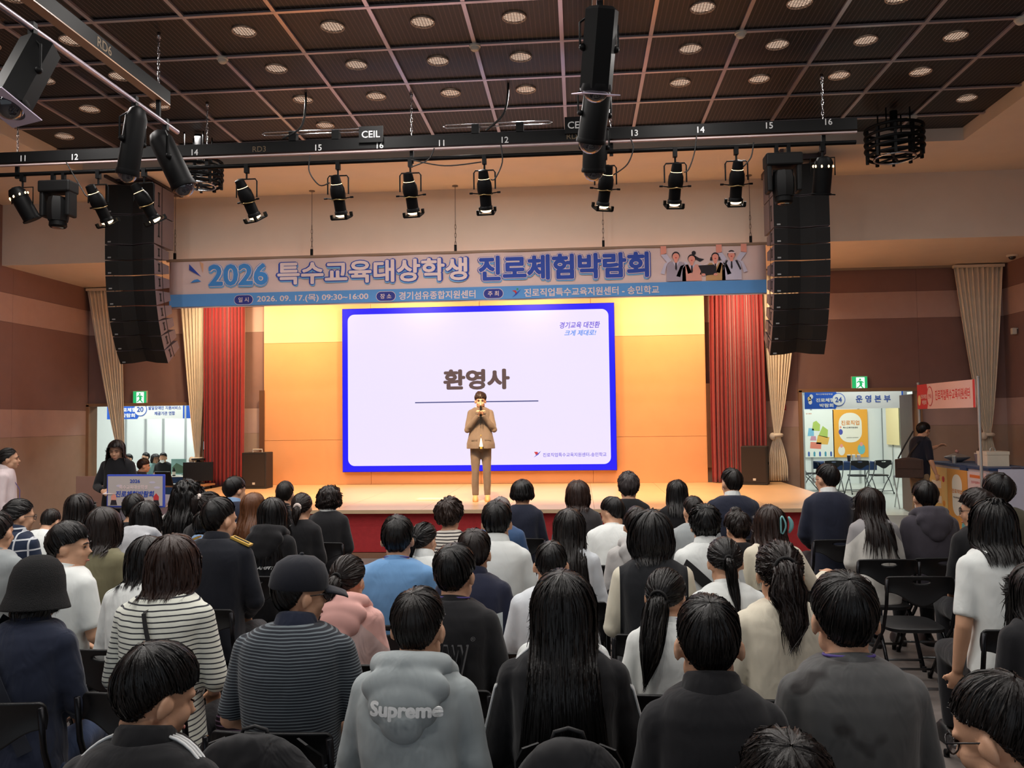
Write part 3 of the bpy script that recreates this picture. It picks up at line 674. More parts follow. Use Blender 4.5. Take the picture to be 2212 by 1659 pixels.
RINGS = np.array([1,.90,1,1])*np.array([(.44,.165,.130,0),(.52,.176,.136,0),(.62,.168,.128,0),(.72,.160,.118,0),(.84,.170,.120,-.006),(.95,.180,.120,-.012),
                  (1.01,.184,.114,-.014),(1.06,.176,.104,-.012),(1.105,.142,.088,-.006),(1.13,.088,.072,0),(1.155,.066,.062,.004)])
class Fig:
    """joint positions and cross-sections of one figure in its own frame, facing +y"""
    def __init__(s, lean=5, hyaw=0, hpitch=5, hroll=0, wide=1.0, stand=False, female=False, up=0.0):
        s.dz = .43 if stand else 0.0; s.lean = radians(lean); s.wide = wide; s.stand = stand; s.female = female
        R = RINGS.copy(); R[:, 1] *= wide; R[:, 2] *= (.5+.5*wide)
        if female: R[:, 1] *= np.interp(R[:, 0], [.44,.6,.75,.95,1.01], [1.0,.95,.88,.86,.88]); R[:, 2] *= .95
        s.R = R; s.cen = np.array([s.sp(0, r[3], r[0]) for r in R]); s.ang = np.array([s.lean*s.fr(r[0]) for r in R])
        nb = s.sp(0, .004, 1.13); na = s.lean*.7+radians(hpitch)*.45
        s.neck = nb; s.hyaw = radians(hyaw); s.hp = radians(hpitch)+s.lean*.35
        s.hc = nb + Rx(-na) @ np.array([0, .034, .104])
        s.Rh = 1.04*(Rz(s.hyaw) @ Ry(radians(hroll)) @ Rx(-s.hp))
        s.top = s.hc + s.Rh @ np.array([0, -.01, .136])
    def fr(s, z): return .45+.55*min(1, max(0, (z-.5)/.6))
    def sp(s, x, y, z):
        a = s.lean*s.fr(z); dy, dz = y, z-.5
        return np.array([x, dy*cos(a)+dz*sin(a), .5+dz*cos(a)-dy*sin(a)+s.dz])
    def torso(s, mb, g=0.0, z0=0.44, z1=1.15, seg=22, flare=0.0):
        rs = []
        for (z, hw, hd, yo), c, a in zip(s.R, s.cen, s.ang):
            if z < z0-1e-6 or z > z1+1e-6: continue
            ring = []; fl = flare*max(0, (.9-z)/.46)
            for k in range(seg):
                t = 2*pi*k/seg; e = .82
                x = (hw+g+fl)*np.sign(cos(t))*abs(cos(t))**e; y = (hd+g+fl)*np.sign(sin(t))*abs(sin(t))**e
                ring.append(c+np.array([x, y*cos(a), -y*sin(a)]))
            rs.append(ring)
        mb.rings(rs)
    def arm(s, side, kind='lap'):
        w = s.wide*(.88 if s.female else 1); S = s.sp(side*.152*w, -.008, 1.025)
        d = s.dz
        if isinstance(kind, (list, tuple)): E, Wr = [np.array(p)*np.array([side, 1, 1])+np.array([0, 0, d]) for p in kind]
        elif kind == 'lap': E = s.sp(side*.222*w, .03, .765); Wr = np.array([side*.09, .31, .63+d])
        elif kind == 'down': E = s.sp(side*.215*w, -.02, .74); Wr = s.sp(side*.225*w, .06, .50)
        elif kind == 'fold': E = s.sp(side*.245*w, .05, .77); Wr = np.array([-side*.05, E[1]+.2, .86+d])
        elif kind == 'chin': E = s.sp(side*.22*w, .18, .78); Wr = s.hc+s.Rh @ np.array([side*.05, .10, -.17])
        return S, E, Wr
    def limb(s, mb, P, rr, g=0.0, t1=2.0, seg=12):
        """P shoulder/elbow/wrist; t1 in 0..2 is how far the sleeve reaches"""
        S, E, Wr = P; pts = []; rad = []
        for t in [0, .25, .5, .75, 1.0, 1.25, 1.5, 1.75, 2.0]:
            if t > t1+1e-6: t = t1
            p = S+(E-S)*t if t <= 1 else E+(Wr-E)*(t-1)
            pts.append(p); rad.append(float(np.interp(t, [0, .5, 1, 1.3, 2], rr))+g)
            if t >= t1: break
        mb.tube(pts, rad, seg); mb.ell(pts[0], [rad[0]*1.02]*3, 12, 8); 
        if t1 > 1: mb.ell(E, [float(rr[2])+g]*3, 10, 7)
ARM_R = [.054, .046, .040, .039, .026]

def hand(mb, wrist, d, nrm, side, curl=.9, size=1.0, r=.0085):
    """palm, four fingers and a thumb; d points along the palm, nrm out of its back"""
    d = Vector(d).normalized(); n = Vector(nrm); n = (n-d*n.dot(d)).normalized(); w = d.cross(n)*side
    W0 = Vector(wrist)
    mb.ell(W0+d*.045*size, (.040*size, .050*size, .016*size), 12, 8, rot=Matrix((w, d, n)).transposed())
    for i, (off, ln) in enumerate(((.027, .070), (.009, .078), (-.009, .073), (-.026, .058))):
        p = W0+d*.085*size+w*off*size; pts = [p-d*.02]; q = d.copy(); a = 0
        for k in range(3):
            a += curl*.62; q = (d*cos(a)-n*sin(a)); p = p+q*ln*size/3*(1.15-.15*k); pts.append(p)
        mb.tube(pts, [r*size*1.1, r*size*1.08, r*size, r*size*.82], 8)
    p = W0+d*.03*size+w*.03*size; t = (d*.6+w*.75-n*.25).normalized()
    mb.tube([p-w*.01, p+t*.03*size, p+t*.03*size+(d*.8+w*.2-n*.5).normalized()*.032*size], [r*1.25*size, r*1.15*size, r*.9*size], 8)

def head_parts(mb, fg):
    T = lambda p: fg.hc+fg.Rh @ np.array(p)
    M = Matrix(fg.Rh.tolist())
    def e(c, r, rot=None): mb.ell(T(c), r, 18, 12, rot=M @ rot.to_matrix() if rot else M)
    e((0,-.010,.020), (.076,.095,.095)); e((0,.026,-.040), (.061,.066,.075)); e((0,.060,-.092), (.028,.024,.022))
    e((0,.070,.018), (.054,.022,.014))
    for sx in (-1, 1):
        e((sx*.034,.060,-.032), (.027,.025,.028)); e((sx*.050,.015,-.065), (.018,.035,.03))
        e((sx*.083,-.010,-.014), (.010,.021,.031), Euler((radians(-10), 0, radians(sx*28))))
        e((sx*.076,.002,-.012), (.016,.014,.022))
    mb.tube([T((0,.084,.005)), T((0,.098,-.022)), T((0,.107,-.034))], [.008,.011,.014], 10)
    e((0,.082,-.066), (.024,.012,.006)); e((0,.080,-.076), (.020,.012,.006))
    mb.tube([fg.neck-np.array([0,.0,.06]), fg.neck+np.array([0,.002,.02]), T((0,-.022,-.075)), T((0,-.01,-.02))], [.066,.056,.053,.055], 16)
def face_details(fg, parent, lid=False):
    T = lambda p: fg.hc+fg.Rh @ np.array(p); M = Matrix(fg.Rh.tolist())
    for sx in (-1, 1):
        MB().ell(T((sx*.031,.083,.003)), (.0125,.006,.0045 if not lid else .0025), 12, 8, rot=M).build('eye', mat('eye_dark', (28,20,18), rough=.25, var=0), parent, 'all')
        MB().tube([T((sx*.012,.093,.021)), T((sx*.031,.091,.026)), T((sx*.048,.078,.020))], [.0035,.0045,.002], 6).build('eyebrow', hmat('soft'), parent, 'all')
    MB().tube([T((-.022,.088,-.070)), T((0,.096,-.071)), T((.022,.088,-.070))], [.002,.0055,.002], 8).build('lips', mat('lips', (176,104,92), rough=.4), parent, 'all')

STY = {  # elev: scalp edge elevation by |azimuth| 0 front..180 back ; vol: thickness from crown to edge ; L: hanging length by |azimuth|
 'short': dict(az=[0,40,62,75,95,115,140,180], el=[34,32,16,12,8,-24,-46,-54], vol=[.018,.018,.015,.008,.001], tilt=38, sw=.9, L=[0,0,0,.010,.014,.016], Laz=[0,60,100,112,135,180], flare=[0,-.002,-.004,-.006]),
 'fluff': dict(az=[0,40,62,75,95,115,140,180], el=[18,18,8,4,2,-22,-44,-52], vol=[.020,.021,.018,.012,.003], tilt=35, sw=1.1, L=[0,0,0,.010,.014,.016], Laz=[0,60,100,112,135,180], flare=[0,-.002,-.004,-.006]),
 'crop':  dict(az=[0,40,62,75,95,115,140,180], el=[36,33,20,14,10,-20,-42,-50], vol=[.008,.008,.007,.004,.001], tilt=38, sw=.5, L=[0,0,0,.010,.014,.016], Laz=[0,60,100,112,135,180], flare=[0,-.002,-.004,-.006]),
 'curly': dict(az=[0,40,62,75,95,115,140,180], el=[24,24,10,4,0,-26,-46,-52], vol=[.028,.030,.026,.010], tilt=38, sw=1.0, curl=.012, L=[0,0,0,.010,.014,.016], Laz=[0,60,100,112,135,180], flare=[0,-.002,-.004,-.006]),
 'perm':  dict(az=[0,40,62,75,95,120,180], el=[24,22,8,-4,-12,-36,-50], vol=[.034,.038,.036,.022], tilt=38, sw=1.0, curl=.016),
 'bob':   dict(az=[0,40,58,70,180], el=[24,22,10,-2,-4], vol=[.016,.022,.028,.030], tilt=20, sw=1.0, L=[0,0,.0,.10,.135,.14], Laz=[0,50,58,72,110,180], flare=[0,.006,.004,-.016]),
 'shoulder': dict(az=[0,40,58,70,180], el=[24,22,10,-2,-2], vol=[.014,.017,.020,.020], tilt=20, sw=1.0, L=[0,0,.0,.17,.20,.21], Laz=[0,50,58,72,110,180], flare=[0,.004,.006,.004]),
 'long':  dict(az=[0,40,58,70,180], el=[26,24,10,-2,-4], vol=[.014,.018,.021,.022], tilt=18, sw=1.0, L=[0,0,.0,.30,.36,.38], Laz=[0,50,58,72,110,180], flare=[0,-.002,.004,.020], rag=.09),
 'curlylong': dict(az=[0,40,58,70,180], el=[26,24,10,-2,-4], vol=[.018,.024,.03,.034], tilt=18, sw=1.0, curl=.02, L=[0,0,.0,.26,.32,.34], Laz=[0,50,58,72,110,180], flare=[0,.01,.02,.015]),
 'pony':  dict(az=[0,40,62,75,95,120,180], el=[32,30,12,4,-4,-28,-46], vol=[.014,.010,.009,.006], tilt=75, sw=.7),
}
def strips(G, Nn, n, rng, wid, npt=7, lift=.004, smin=0., slen=(.3, .7), roll=.5, jitter=.006, over=0.0, sw0=0.0):
    """n ribbon locks laid along the s lines of the grid G [theta, s, 3]"""
    nt, ns = G.shape[:2]
    th = rng.uniform(0, nt, n); a = np.clip(smin+(1-smin)*np.sqrt(rng.uniform(0, 1, n))*.85+sw0, 0, .92); ln = rng.uniform(*slen, n)
    b = np.minimum(a+ln, 1.0+over*rng.uniform(0, 1, n)); u = np.linspace(0, 1, npt)
    s = (a[:, None]+(b-a)[:, None]*u)*(ns-1); drift = rng.normal(0, .9, n)[:, None]*u
    t = th[:, None]+drift
    i0 = np.floor(t).astype(int); ft = (t-i0)[..., None]; i1 = (i0+1) % nt; i0 %= nt
    sc = np.clip(s, 0, ns-1.001); j0 = np.floor(sc).astype(int); fs = (sc-j0)[..., None]; j1 = np.minimum(j0+1, ns-1)
    def samp(A): return (A[i0, j0]*(1-ft)+A[i1, j0]*ft)*(1-fs)+(A[i0, j1]*(1-ft)+A[i1, j1]*ft)*fs
    P = samp(G); Nv = samp(Nn); Nv /= np.linalg.norm(Nv, axis=2, keepdims=True)+1e-9
    ex = (s-sc)[..., None]; dS = (G[i0, ns-1]-G[i0, ns-2]); P = P+dS*ex
    tg = np.gradient(P, axis=1); tg /= np.linalg.norm(tg, axis=2, keepdims=True)+1e-9
    sd = np.cross(Nv, tg); ro = rng.normal(0, roll, n)[:, None, None]; sd2 = sd*np.cos(ro)+Nv*np.sin(ro)
    hgt = (rng.uniform(.15, 1, n)[:, None]*lift*np.sin(np.clip(u*1.1+.12, 0, 1)*pi)**.6)[..., None]
    jit = (rng.normal(0, jitter, n)[:, None]*np.sin(u*pi*rng.uniform(.5, 1.6, n)[:, None]))[..., None]
    P = P+Nv*(hgt+.0008)+sd*jit
    w = (wid*rng.uniform(.6, 1.4, n)[:, None]*np.minimum(1, np.minimum(u*5+.35, (1-u)*2.2+.10)))[..., None]
    V = np.stack([P-sd2*w*.5, P+sd2*w*.5], 2).reshape(-1, 3)
    k = np.arange(n)[:, None]*npt*2+np.arange(npt-1)[None]*2
    Q = np.stack([k, k+1, k+3, k+2], 2).reshape(-1, 4)
    return V, Q
def grid_normals(G, ctr):
    dt = np.roll(G, -1, 0)-np.roll(G, 1, 0); ds = np.gradient(G, axis=1); n = np.cross(dt, ds)
    l = np.linalg.norm(n, axis=2, keepdims=True); out = G-ctr
    out = out/(np.linalg.norm(out, axis=2, keepdims=True)+1e-9)
    n = np.where(l > 1e-9, n/(l+1e-12), out); sg = np.sign((n*out).sum(2, keepdims=True)); sg[sg == 0] = 1
    return n*sg
def grid_faces(nt, ns):
    i, j = np.meshgrid(np.arange(nt), np.arange(ns-1), indexing='ij'); i2 = (i+1) % nt
    return np.stack([i*ns+j, i2*ns+j, i2*ns+j+1, i*ns+j+1], 2).reshape(-1, 4)

def make_hair(fg, style, n=500, seed=0, wid=.007, parent=None, colour='black', tail=None, bun=None, part=0.0, lenk=1.0, volk=1.0, headup=None, curl=None):
    st = STY[style]; rng = np.random.RandomState(seed+7); nt, nsc, nh = 56, 16, (14 if 'L' in st else 0)
    el = np.array(st['el'], float)
    tilt = radians(st['tilt'])
    if tail and 'tilt' in tail: tilt = radians(tail['tilt'])
    c = np.array([sin(part), -sin(tilt), cos(tilt)]); c /= np.linalg.norm(c)
    e1 = np.array([0, 1, 0])-c*c[1]; e1 /= np.linalg.norm(e1); e2 = np.cross(c, e1)
    hr = np.array([.079,.098,.098]); ho = np.array([0,-.010,.020])
    TH = 2*pi*np.arange(nt)/nt; ph = np.radians(np.arange(2, 152, 2)); pe = np.zeros(nt)
    for i, t in enumerate(TH):
        d = np.cos(ph)[:, None]*c+np.sin(ph)[:, None]*(cos(t)*e1+sin(t)*e2)
        az = np.degrees(np.abs(np.arctan2(d[:, 0], d[:, 1]))); ev = np.degrees(np.arcsin(d[:, 2]))
        bad = ev < np.interp(az, st['az'], el); pe[i] = ph[np.argmax(bad)] if bad.any() else ph[-1]
    for _ in range(3): pe = (np.roll(pe, 1)+pe*2+np.roll(pe, -1))/4
    pe *= 1+rng.normal(0, .012, nt)
    S = np.linspace(0, 1, nsc); G = np.zeros((nt, nsc+nh, 3)); vol = np.array(st['vol'])*volk
    ck = st.get('curl', 0) if curl is None else curl
    for i, t in enumerate(TH):
        f = np.maximum(S, .02)*pe[i]; d = np.cos(f)[:, None]*c+np.sin(f)[:, None]*(cos(t)*e1+sin(t)*e2)
        v = np.interp(S, np.linspace(0, 1, len(vol)), vol)
        v = v*(1+.10*np.sin(3*t+seed)+.07*np.sin(7*t+2*seed)*S)
        if ck: v = v+ck*.5*np.sin(S*17+4*np.sin(5*t+seed))*np.minimum(1, S*4)
        if part: v = v-.004*np.exp(-(S/.3)**2)
        loc = ho+hr*d+v[:, None]*d
        P = fg.hc+loc @ fg.Rh.T; G[i, :nsc] = P
        if nh:
            dd = d[-1]; az = abs(math.degrees(math.atan2(dd[0], dd[1]))); L = float(np.interp(az, st['Laz'], st['L']))*lenk*(1+rng.normal(0, st.get('rag', .035)))
            ow = P[-1]-fg.hc; ow[2] = 0; ow /= np.linalg.norm(ow)+1e-9
            u = np.linspace(0, 1, nh+1)[1:]; fl = np.interp(u, np.linspace(0, 1, len(st['flare'])), st['flare'])
            tg = P[-1]-P[-2]; tg /= np.linalg.norm(tg)+1e-9
            Q = P[-1]+np.outer(u*L, [0, 0, -1])+np.outer(fl, ow)+np.outer((1-np.exp(-u*6))*.012*min(1, L*8), [tg[0], tg[1], 0])
            if ck: Q = Q+ow*(ck*.5*np.sin(u*14+5*t))[:, None]
            if L > .02:
                for q in Q:   # keep it outside the trunk
                    hw = np.interp(q[2], fg.cen[:, 2], fg.R[:, 1])+.02; hd = np.interp(q[2], fg.cen[:, 2], fg.R[:, 2])+.02; cy = np.interp(q[2], fg.cen[:, 2], fg.cen[:, 1])
                    if q[2] > fg.cen[-1, 2]+.02: hw = hd = .06
                    if abs(q[0]) < hw:
                        yy = hd*sqrt(max(0, 1-(q[0]/hw)**2))+.012
                        if az >= 88 and q[1] > cy-yy: q[1] = cy-yy
                        if az < 88 and q[1] < cy+yy and q[2] < fg.cen[-1, 2]: q[1] = cy+yy
            G[i, nsc:] = Q
    if nh:
        for _ in range(2): G[:, nsc:] = (np.roll(G[:, nsc:], 1, 0)+2*G[:, nsc:]+np.roll(G[:, nsc:], -1, 0))/4
    V = [G.reshape(-1, 3)]; Q = [grid_faces(nt, nsc+nh)]; off = nt*(nsc+nh)
    Nn = grid_normals(G, fg.hc+(np.array([0,0,-.0])))
    sl = (.35, .8) if nh == 0 else (.35, .75)
    v, q = strips(G, Nn, n, rng, wid, lift=.005*st['sw']*(1+ck*30), slen=sl, roll=.45+ck*25, jitter=.005+ck*.5, over=(.10+st.get('rag', 0)*2) if nh and st['L'][-1] > .1 else .03)
    V.append(v); Q.append(q+off); off += len(v)
    ties = []
    def add_tail(path, rad, m):
        nonlocal off
        path = np.array(path); k = len(path); uu = np.linspace(0, 1, 14)
        pp = np.stack([np.interp(uu, np.linspace(0, 1, k), path[:, a]) for a in range(3)], 1); rr = np.interp(uu, np.linspace(0, 1, len(rad)), rad); wv = tail.get('wave', 0) if tail else 0; rr = rr*(1+wv*np.sin(uu*16)); path0 = path; 
        for _ in range(2): pp[1:-1] = (pp[:-2]+2*pp[1:-1]+pp[2:])/4
        pp[:, 0] += wv*.05*np.sin(uu*11)*uu
        tg = np.gradient(pp, axis=0); tg /= np.linalg.norm(tg, axis=1, keepdims=True)
        a0 = np.array([1., 0, 0]); g = np.zeros((18, 14, 3))
        for j in range(14):
            a = a0-tg[j]*(a0@tg[j]); a /= np.linalg.norm(a); bb = np.cross(tg[j], a)
            for i in range(18): t = 2*pi*i/18; g[i, j] = pp[j]+rr[j]*(a*cos(t)+bb*sin(t)*.8)*(1+.12*sin(5*t+seed))
        nn = np.zeros_like(g)
        for j in range(14): nn[:, j] = g[:, j]-pp[j]
        nn /= np.linalg.norm(nn, axis=2, keepdims=True)+1e-9
        V.append(g.reshape(-1, 3)); Q.append(grid_faces(18, 14)+off); off += 18*14
        v, q = strips(g, nn, m, rng, wid, lift=.006, slen=(.4, 1.0), over=.22, jitter=.006+ck, roll=.5, sw0=-.3)
        V.append(v); Q.append(q+off); off += len(v)
    base = fg.hc+fg.Rh @ (ho+(hr+.012)*c)
    if tail:
        L = tail.get('L', .25); dr = tail.get('dx', 0.0); r = tail.get('r', .028); out = tail.get('out', .045)
        bx = fg.Rh @ c; p0 = base-bx*.02; p1 = base+bx*out*.6+np.array([0,0,-.01]); path = [p0, p1]
        for u in (.25, .5, .75, 1.0):
            q = p1+np.array([dr*u, -out*.5*sin(u*pi*.7), -L*u])
            hw = np.interp(q[2], fg.cen[:, 2], fg.R[:, 1])+.02; hd = np.interp(q[2], fg.cen[:, 2], fg.R[:, 2])+.015; cy = np.interp(q[2], fg.cen[:, 2], fg.cen[:, 1])
            if q[2] < fg.cen[-1, 2]+.03 and abs(q[0]) < hw: q[1] = min(q[1], cy-hd*sqrt(max(0, 1-(q[0]/hw)**2))-r*.9)
            path.append(q)
        add_tail(path, [r*.55, r, r*1.1, r, r*.8, r*.35], int(n*.55))
        ties.append((base+bx*.004, r*.8, bx))
    if bun is not None:
        bc = fg.hc+fg.Rh @ np.array(bun[0]); br = bun[1]; g = np.zeros((20, 12, 3))
        for i in range(20):
            for j in range(12):
                t = 2*pi*i/20; f = pi*(.04+.92*j/11); g[i, j] = bc+br*np.array([sin(f)*cos(t), sin(f)*sin(t), cos(f)*.85])*(1+.10*sin(4*t+j))
        nn = (g-bc)/np.linalg.norm(g-bc, axis=2, keepdims=True)
        V.append(g.reshape(-1, 3)); Q.append(grid_faces(20, 12)+off); off += 240
        v, q = strips(g, nn, int(n*.35), rng, wid, lift=.012, slen=(.3, .8), roll=.9, jitter=.012, over=.35); V.append(v); Q.append(q+off); off += len(v)
    ho_ = link('hair', fast_mesh('hair', np.concatenate(V), np.concatenate(Q)), hmat(colour), parent)
    if tail:
        for p, r, ax in ties:
            tm = Vector(ax).to_track_quat('Z', 'Y').to_matrix().to_4x4()
            MB().torus(p, r, .007*tail.get('tie', 1), 18, 8, M=tm).build('hair_tie', mat('tie_'+tail.get('tcol', 'black'), dict(black=(14,13,14), white=(214,198,190))[tail.get('tcol', 'black')], rough=.8), ho_, 'all')
    return ho_

def glasses(fg, parent, m=None):
    T = lambda p: fg.hc+fg.Rh @ np.array(p); mb = MB(); M = Matrix(fg.Rh.tolist()).to_4x4()
    for sx in (-1, 1):
        mb.tube([T((sx*.033+.025*cos(t), .098-.006*abs(cos(t)), .0+.021*sin(t))) for t in np.linspace(0, 2*pi, 15)], .0022, 6)
        mb.tube([T((sx*.058,.094,.006)), T((sx*.078,.06,.008)), T((sx*.084,.0,.004)), T((sx*.083,-.02,-.012))], .0022, 6)
    mb.tube([T((-.009,.100,.003)), T((0,.103,.006)), T((.009,.100,.003))], .002, 6)
    g = mb.build('glasses', m or mat('glasses_frame', (30,28,30), rough=.3, var=0), parent, 'all')
    for sx in (-1, 1):
        MB().add([T((sx*.033+.024*cos(t), .098-.006*abs(cos(t)), .020*sin(t))) for t in np.linspace(0, 2*pi, 14, endpoint=False)], [tuple(range(14))]).build('lens', mat('lens', (200,205,215), rough=.05, alpha=.25, var=0), g)
    return g

def trousers(fg, parent, m, shoe, voxel=.018, spread=.11):
    mb = MB()
    if fg.stand:
        mb.ell((0,0,.95), (.165*fg.wide,.125,.13), 18, 10)
        for sx in (-1, 1):
            mb.tube([(sx*.085,0,.95),(sx*.09,.01,.72),(sx*.095,.02,.50),(sx*.10,.0,.28),(sx*.10,-.01,.09)], [.098,.085,.066,.062,.055], 14)
    else:
        mb.ell((0,.0,.50), (.175*fg.wide,.14,.085), 18, 10)
        for sx in (-1, 1):
            mb.tube([(sx*.085,.02,.50),(sx*spread,.22,.515),(sx*spread,.41,.51)], [.085,.082,.066], 14); mb.ell((sx*spread,.42,.50), (.068,.068,.068), 12, 8)
            mb.tube([(sx*spread,.42,.50),(sx*spread,.41,.28),(sx*spread,.39,.10)], [.064,.060,.050], 12)
    me = fuse(mb, voxel, 3); wrinkle(me, .004, 26, 3); link('trousers', me, m, parent)
    for sx in (-1, 1):
        y, x = (.0, sx*.10) if fg.stand else (.40, sx*spread)
        s = MB(); s.rings([[(x+rx*cos(t), y+.06+ry*sin(t), z) for t in np.linspace(0, 2*pi, 16, endpoint=False)] for rx, ry, z in ((.046,.130,.0),(.050,.136,.015),(.048,.130,.045),(.042,.085,.075),(.036,.05,.10))])
        s.build('shoe', shoe, parent, 'all')

CUR = {}
def person(name='person', px=None, D=None, label='', group=None, rz=0.0, fig=None, hair='short', hcol='black', hn=420, hkw=None, top=None, sleeve=2.0, g=.014, arms=('lap', 'lap'),
           bottom=None, collar=None, collar_m=None, hood=None, face=False, voxel=.014, seed=0, loc=None, k=None, tuck=None, shoe=None, wr=.004, ztop=None, flare=0.0, lanyard=None, hands=True, gl=False, skirt_z0=.44):
    fg = Fig(**(fig or {})); a = rz
    if px is not None:
        P = atD(px[0], px[1], D); k = k or P[2]/fg.top[2]
        off = Rz(a) @ (fg.top*k); loc = (P[0]-off[0], P[1]-off[1], 0)
    root = thing(name, loc, a, label, 'person', group); root.scale = (k, k, k)
    root['_fig'] = 0; del root['_fig']
    # body
    b = MB(); head_parts(b, fg); fg.torso(b, -.006, z1=1.135, seg=16)
    A = [fg.arm(s, kd) for s, kd in zip((-1, 1), arms)]
    for s, P3 in zip((-1, 1), A):
        fg.limb(b, P3, ARM_R)
        if hands: hand(b, P3[2], P3[2]-P3[1], (0, -.35, .9) if not fg.stand else (s*.7, -.3, .5), s*-1)
    body = link('body', fuse(b, voxel*.82, 2), SKIN(), root)
    if face: face_details(fg, root, face == 'lid')
    # top
    t = MB(); fg.torso(t, g, z0=skirt_z0, z1=1.14, seg=26, flare=flare)
    for P3 in A: fg.limb(t, P3, ARM_R, g*.9, sleeve, 14)
    me = fuse(t, voxel, 3); wrinkle(me, wr, 17, seed); topo = link('top', me, top, root)
    if collar:
        h = dict(shirt=.034, suit=.028, crew=.008, thin=.024).get(collar, .03); ro = dict(shirt=.088, suit=.086, crew=.074, thin=.076).get(collar, .08)
        cb = MB(); n0 = fg.neck
        rs = []
        for (r, z, y) in ((ro,-.026,-.006),(ro*.97,-.006,-.004),(ro*.86,h*.75,.002),(.066,h,.006),(.061,h*.9,.006),(.064,h*.3,.0),(.066,-.03,0)):
            rs.append([n0+np.array([r*cos(u), y+r*.95*sin(u), z-.022*sin(u)-(.02*sin(u) if z > 0 else 0)*(sin(u) > 0)]) for u in np.linspace(0, 2*pi, 24, endpoint=False)])
        cb.rings(rs, cap=False); cb.build('collar', collar_m or top, topo, 'all')
    if hood:
        hb = MB(); hb.tube([fg.sp(x, y, z) for x, y, z in ((-.075,.085,1.045),(-.112,.03,1.10),(-.105,-.045,1.125),(-.06,-.088,1.13),(0,-.10,1.13),(.06,-.088,1.13),(.105,-.045,1.125),(.112,.03,1.10),(.075,.085,1.045))], [.022,.034,.042,.046,.048,.046,.042,.034,.022], 14)
        hb.ell(fg.sp(0,-.112,1.065), (.150,.050,.075), 22, 12); hb.ell(fg.sp(0,-.128,1.01), (.118,.040,.085), 20, 12); hb.ell(fg.sp(0,-.136,.955), (.070,.032,.060), 18, 10)
        me = fuse(hb, voxel*.8, 8); wrinkle(me, .0035, 24, seed+3); link('hood', me, hood, topo)
    if lanyard:
        n0 = fg.neck; MB().tube([n0+np.array([.070*cos(u), .004+.066*sin(u), .006-.012*sin(u)]) for u in np.linspace(0, 2*pi, 25)], .0045, 6).build('lanyard', lanyard, root, 'all')
    trousers(fg, root, bottom or cloth('trousers_black', (26,26,30)), shoe or mat('shoe_black', (24,24,26), rough=.5), voxel=max(.016, voxel))
    if hair: make_hair(fg, hair, hn, seed, parent=root, colour=hcol, **(hkw or {}))
    if gl: glasses(fg, root)
    CUR['fig'] = fg; CUR['top'] = topo; CUR['k'] = k
    return root
# ------------------------------------------------------------------ banner over the stage
YBN = 13.3
def bp(px, py, Y=YBN): return atY(px, py, Y)
b0 = bp(368, 616); BX0, BX1, BZ0, BZ1 = bp(366,600)[0], bp(1655,580)[0], 3.845, 4.645
ban = thing('event_banner', (0, YBN, 0), label='wide printed event banner with Korean lettering hanging above the stage', cat='banner')
m_ban = mat('banner_cloth', (228,200,196), rough=.8, var=.02); m_bblue = mat('banner_blue', (96,158,224), rough=.8, var=.02)
nx = 60; vs = []; fs = []
for k in range(nx+1):
    x = BX0+(BX1-BX0)*k/nx; yy = .006*sin(k*.9)
    vs += [(x, yy, BZ1), (x, yy, BZ0), (x, yy+.006, BZ1), (x, yy+.006, BZ0)]
for k in range(nx): a = 4*k; fs += [(a, a+4, a+5, a+1), (a+2, a+3, a+7, a+6)]
fs += [(0,1,3,2),(4*nx,4*nx+2,4*nx+3,4*nx+1)]
MB().add(vs, fs).build('banner_sheet', m_ban, ban, 'all')
ZBL = 4.085
MB().box(((BX0+BX1)/2, -.012, (BZ0+.015+ZBL)/2), (BX1-BX0-.01, .004, ZBL-BZ0-.03)).build('blue_strip', m_bblue, ban)
MB().tube([(BX0-.05,.01,BZ1+.012),(BX1+.05,.01,BZ1+.012)], .026, 10).build('pole', mat('banner_pole', (150,126,108), rough=.4), ban, True)
m_t1 = mat('ink_sky', (70,146,222), rough=.8, var=0); m_t2 = mat('ink_navy', (48,78,176), rough=.8, var=0); m_tw = mat('ink_white', (238,216,216), rough=.8, var=0); m_ts = mat('ink_shadow', (120,178,226), rough=.8, var=0); m_pill = mat('ink_pill', (52,62,150), rough=.8, var=0)
def banner_text(txt, px0, px1, pz, h, col, y, bold=.035, outline=True, sp=1.0):
    x0, x1 = bp(px0, 590)[0], bp(px1, 590)[0]; xc = (x0+x1)/2; w = x1-x0
    if outline:
        letters(txt, ban, (xc, y-.001, pz-.030), m_ts, width=w*1.005, height=h*1.02, bold=bold+.03, d=.001, space=sp)
        letters(txt, ban, (xc, y-.0035, pz), col if col is not m_tw else m_t2, width=w*1.02, height=h*1.08, bold=bold+.045, d=.001, space=sp)
        if col is not m_tw: letters(txt, ban, (xc, y-.006, pz), m_tw, width=w*1.010, height=h*1.05, bold=bold+.028, d=.001, space=sp)
        letters(txt, ban, (xc, y-.009, pz), col, width=w, height=h, bold=bold, d=.001, space=sp)
    else: letters(txt, ban, (xc, y-.004, pz), col, width=w, height=h, bold=bold, d=.001, space=sp)
banner_text('2026', 451, 580, 4.385, .37, m_t1, -.012, .03)
banner_text('특수교육대상학생', 600, 1010, 4.385, .38, m_tw, -.012, .030)
banner_text('진로체험박람회', 1034, 1402, 4.375, .42, m_t2, -.012, .04)
zl = 3.962
for px, tx in ((527,'일 시'),(834,'장 소'),(1066,'주 최')):
    x = bp(px, 645)[0]; pg = flat([rrect(0,0,.33,.165,.08)], ban, (x,-.016,zl), m_tw, 'pill_border', .002); flat([rrect(0,0,.315,.15,.074)], pg, (0,-.002,0), m_pill, 'pill', .002); letters(tx, pg, (0,-.005,0), m_tw, height=.085, bold=.015, d=.001)
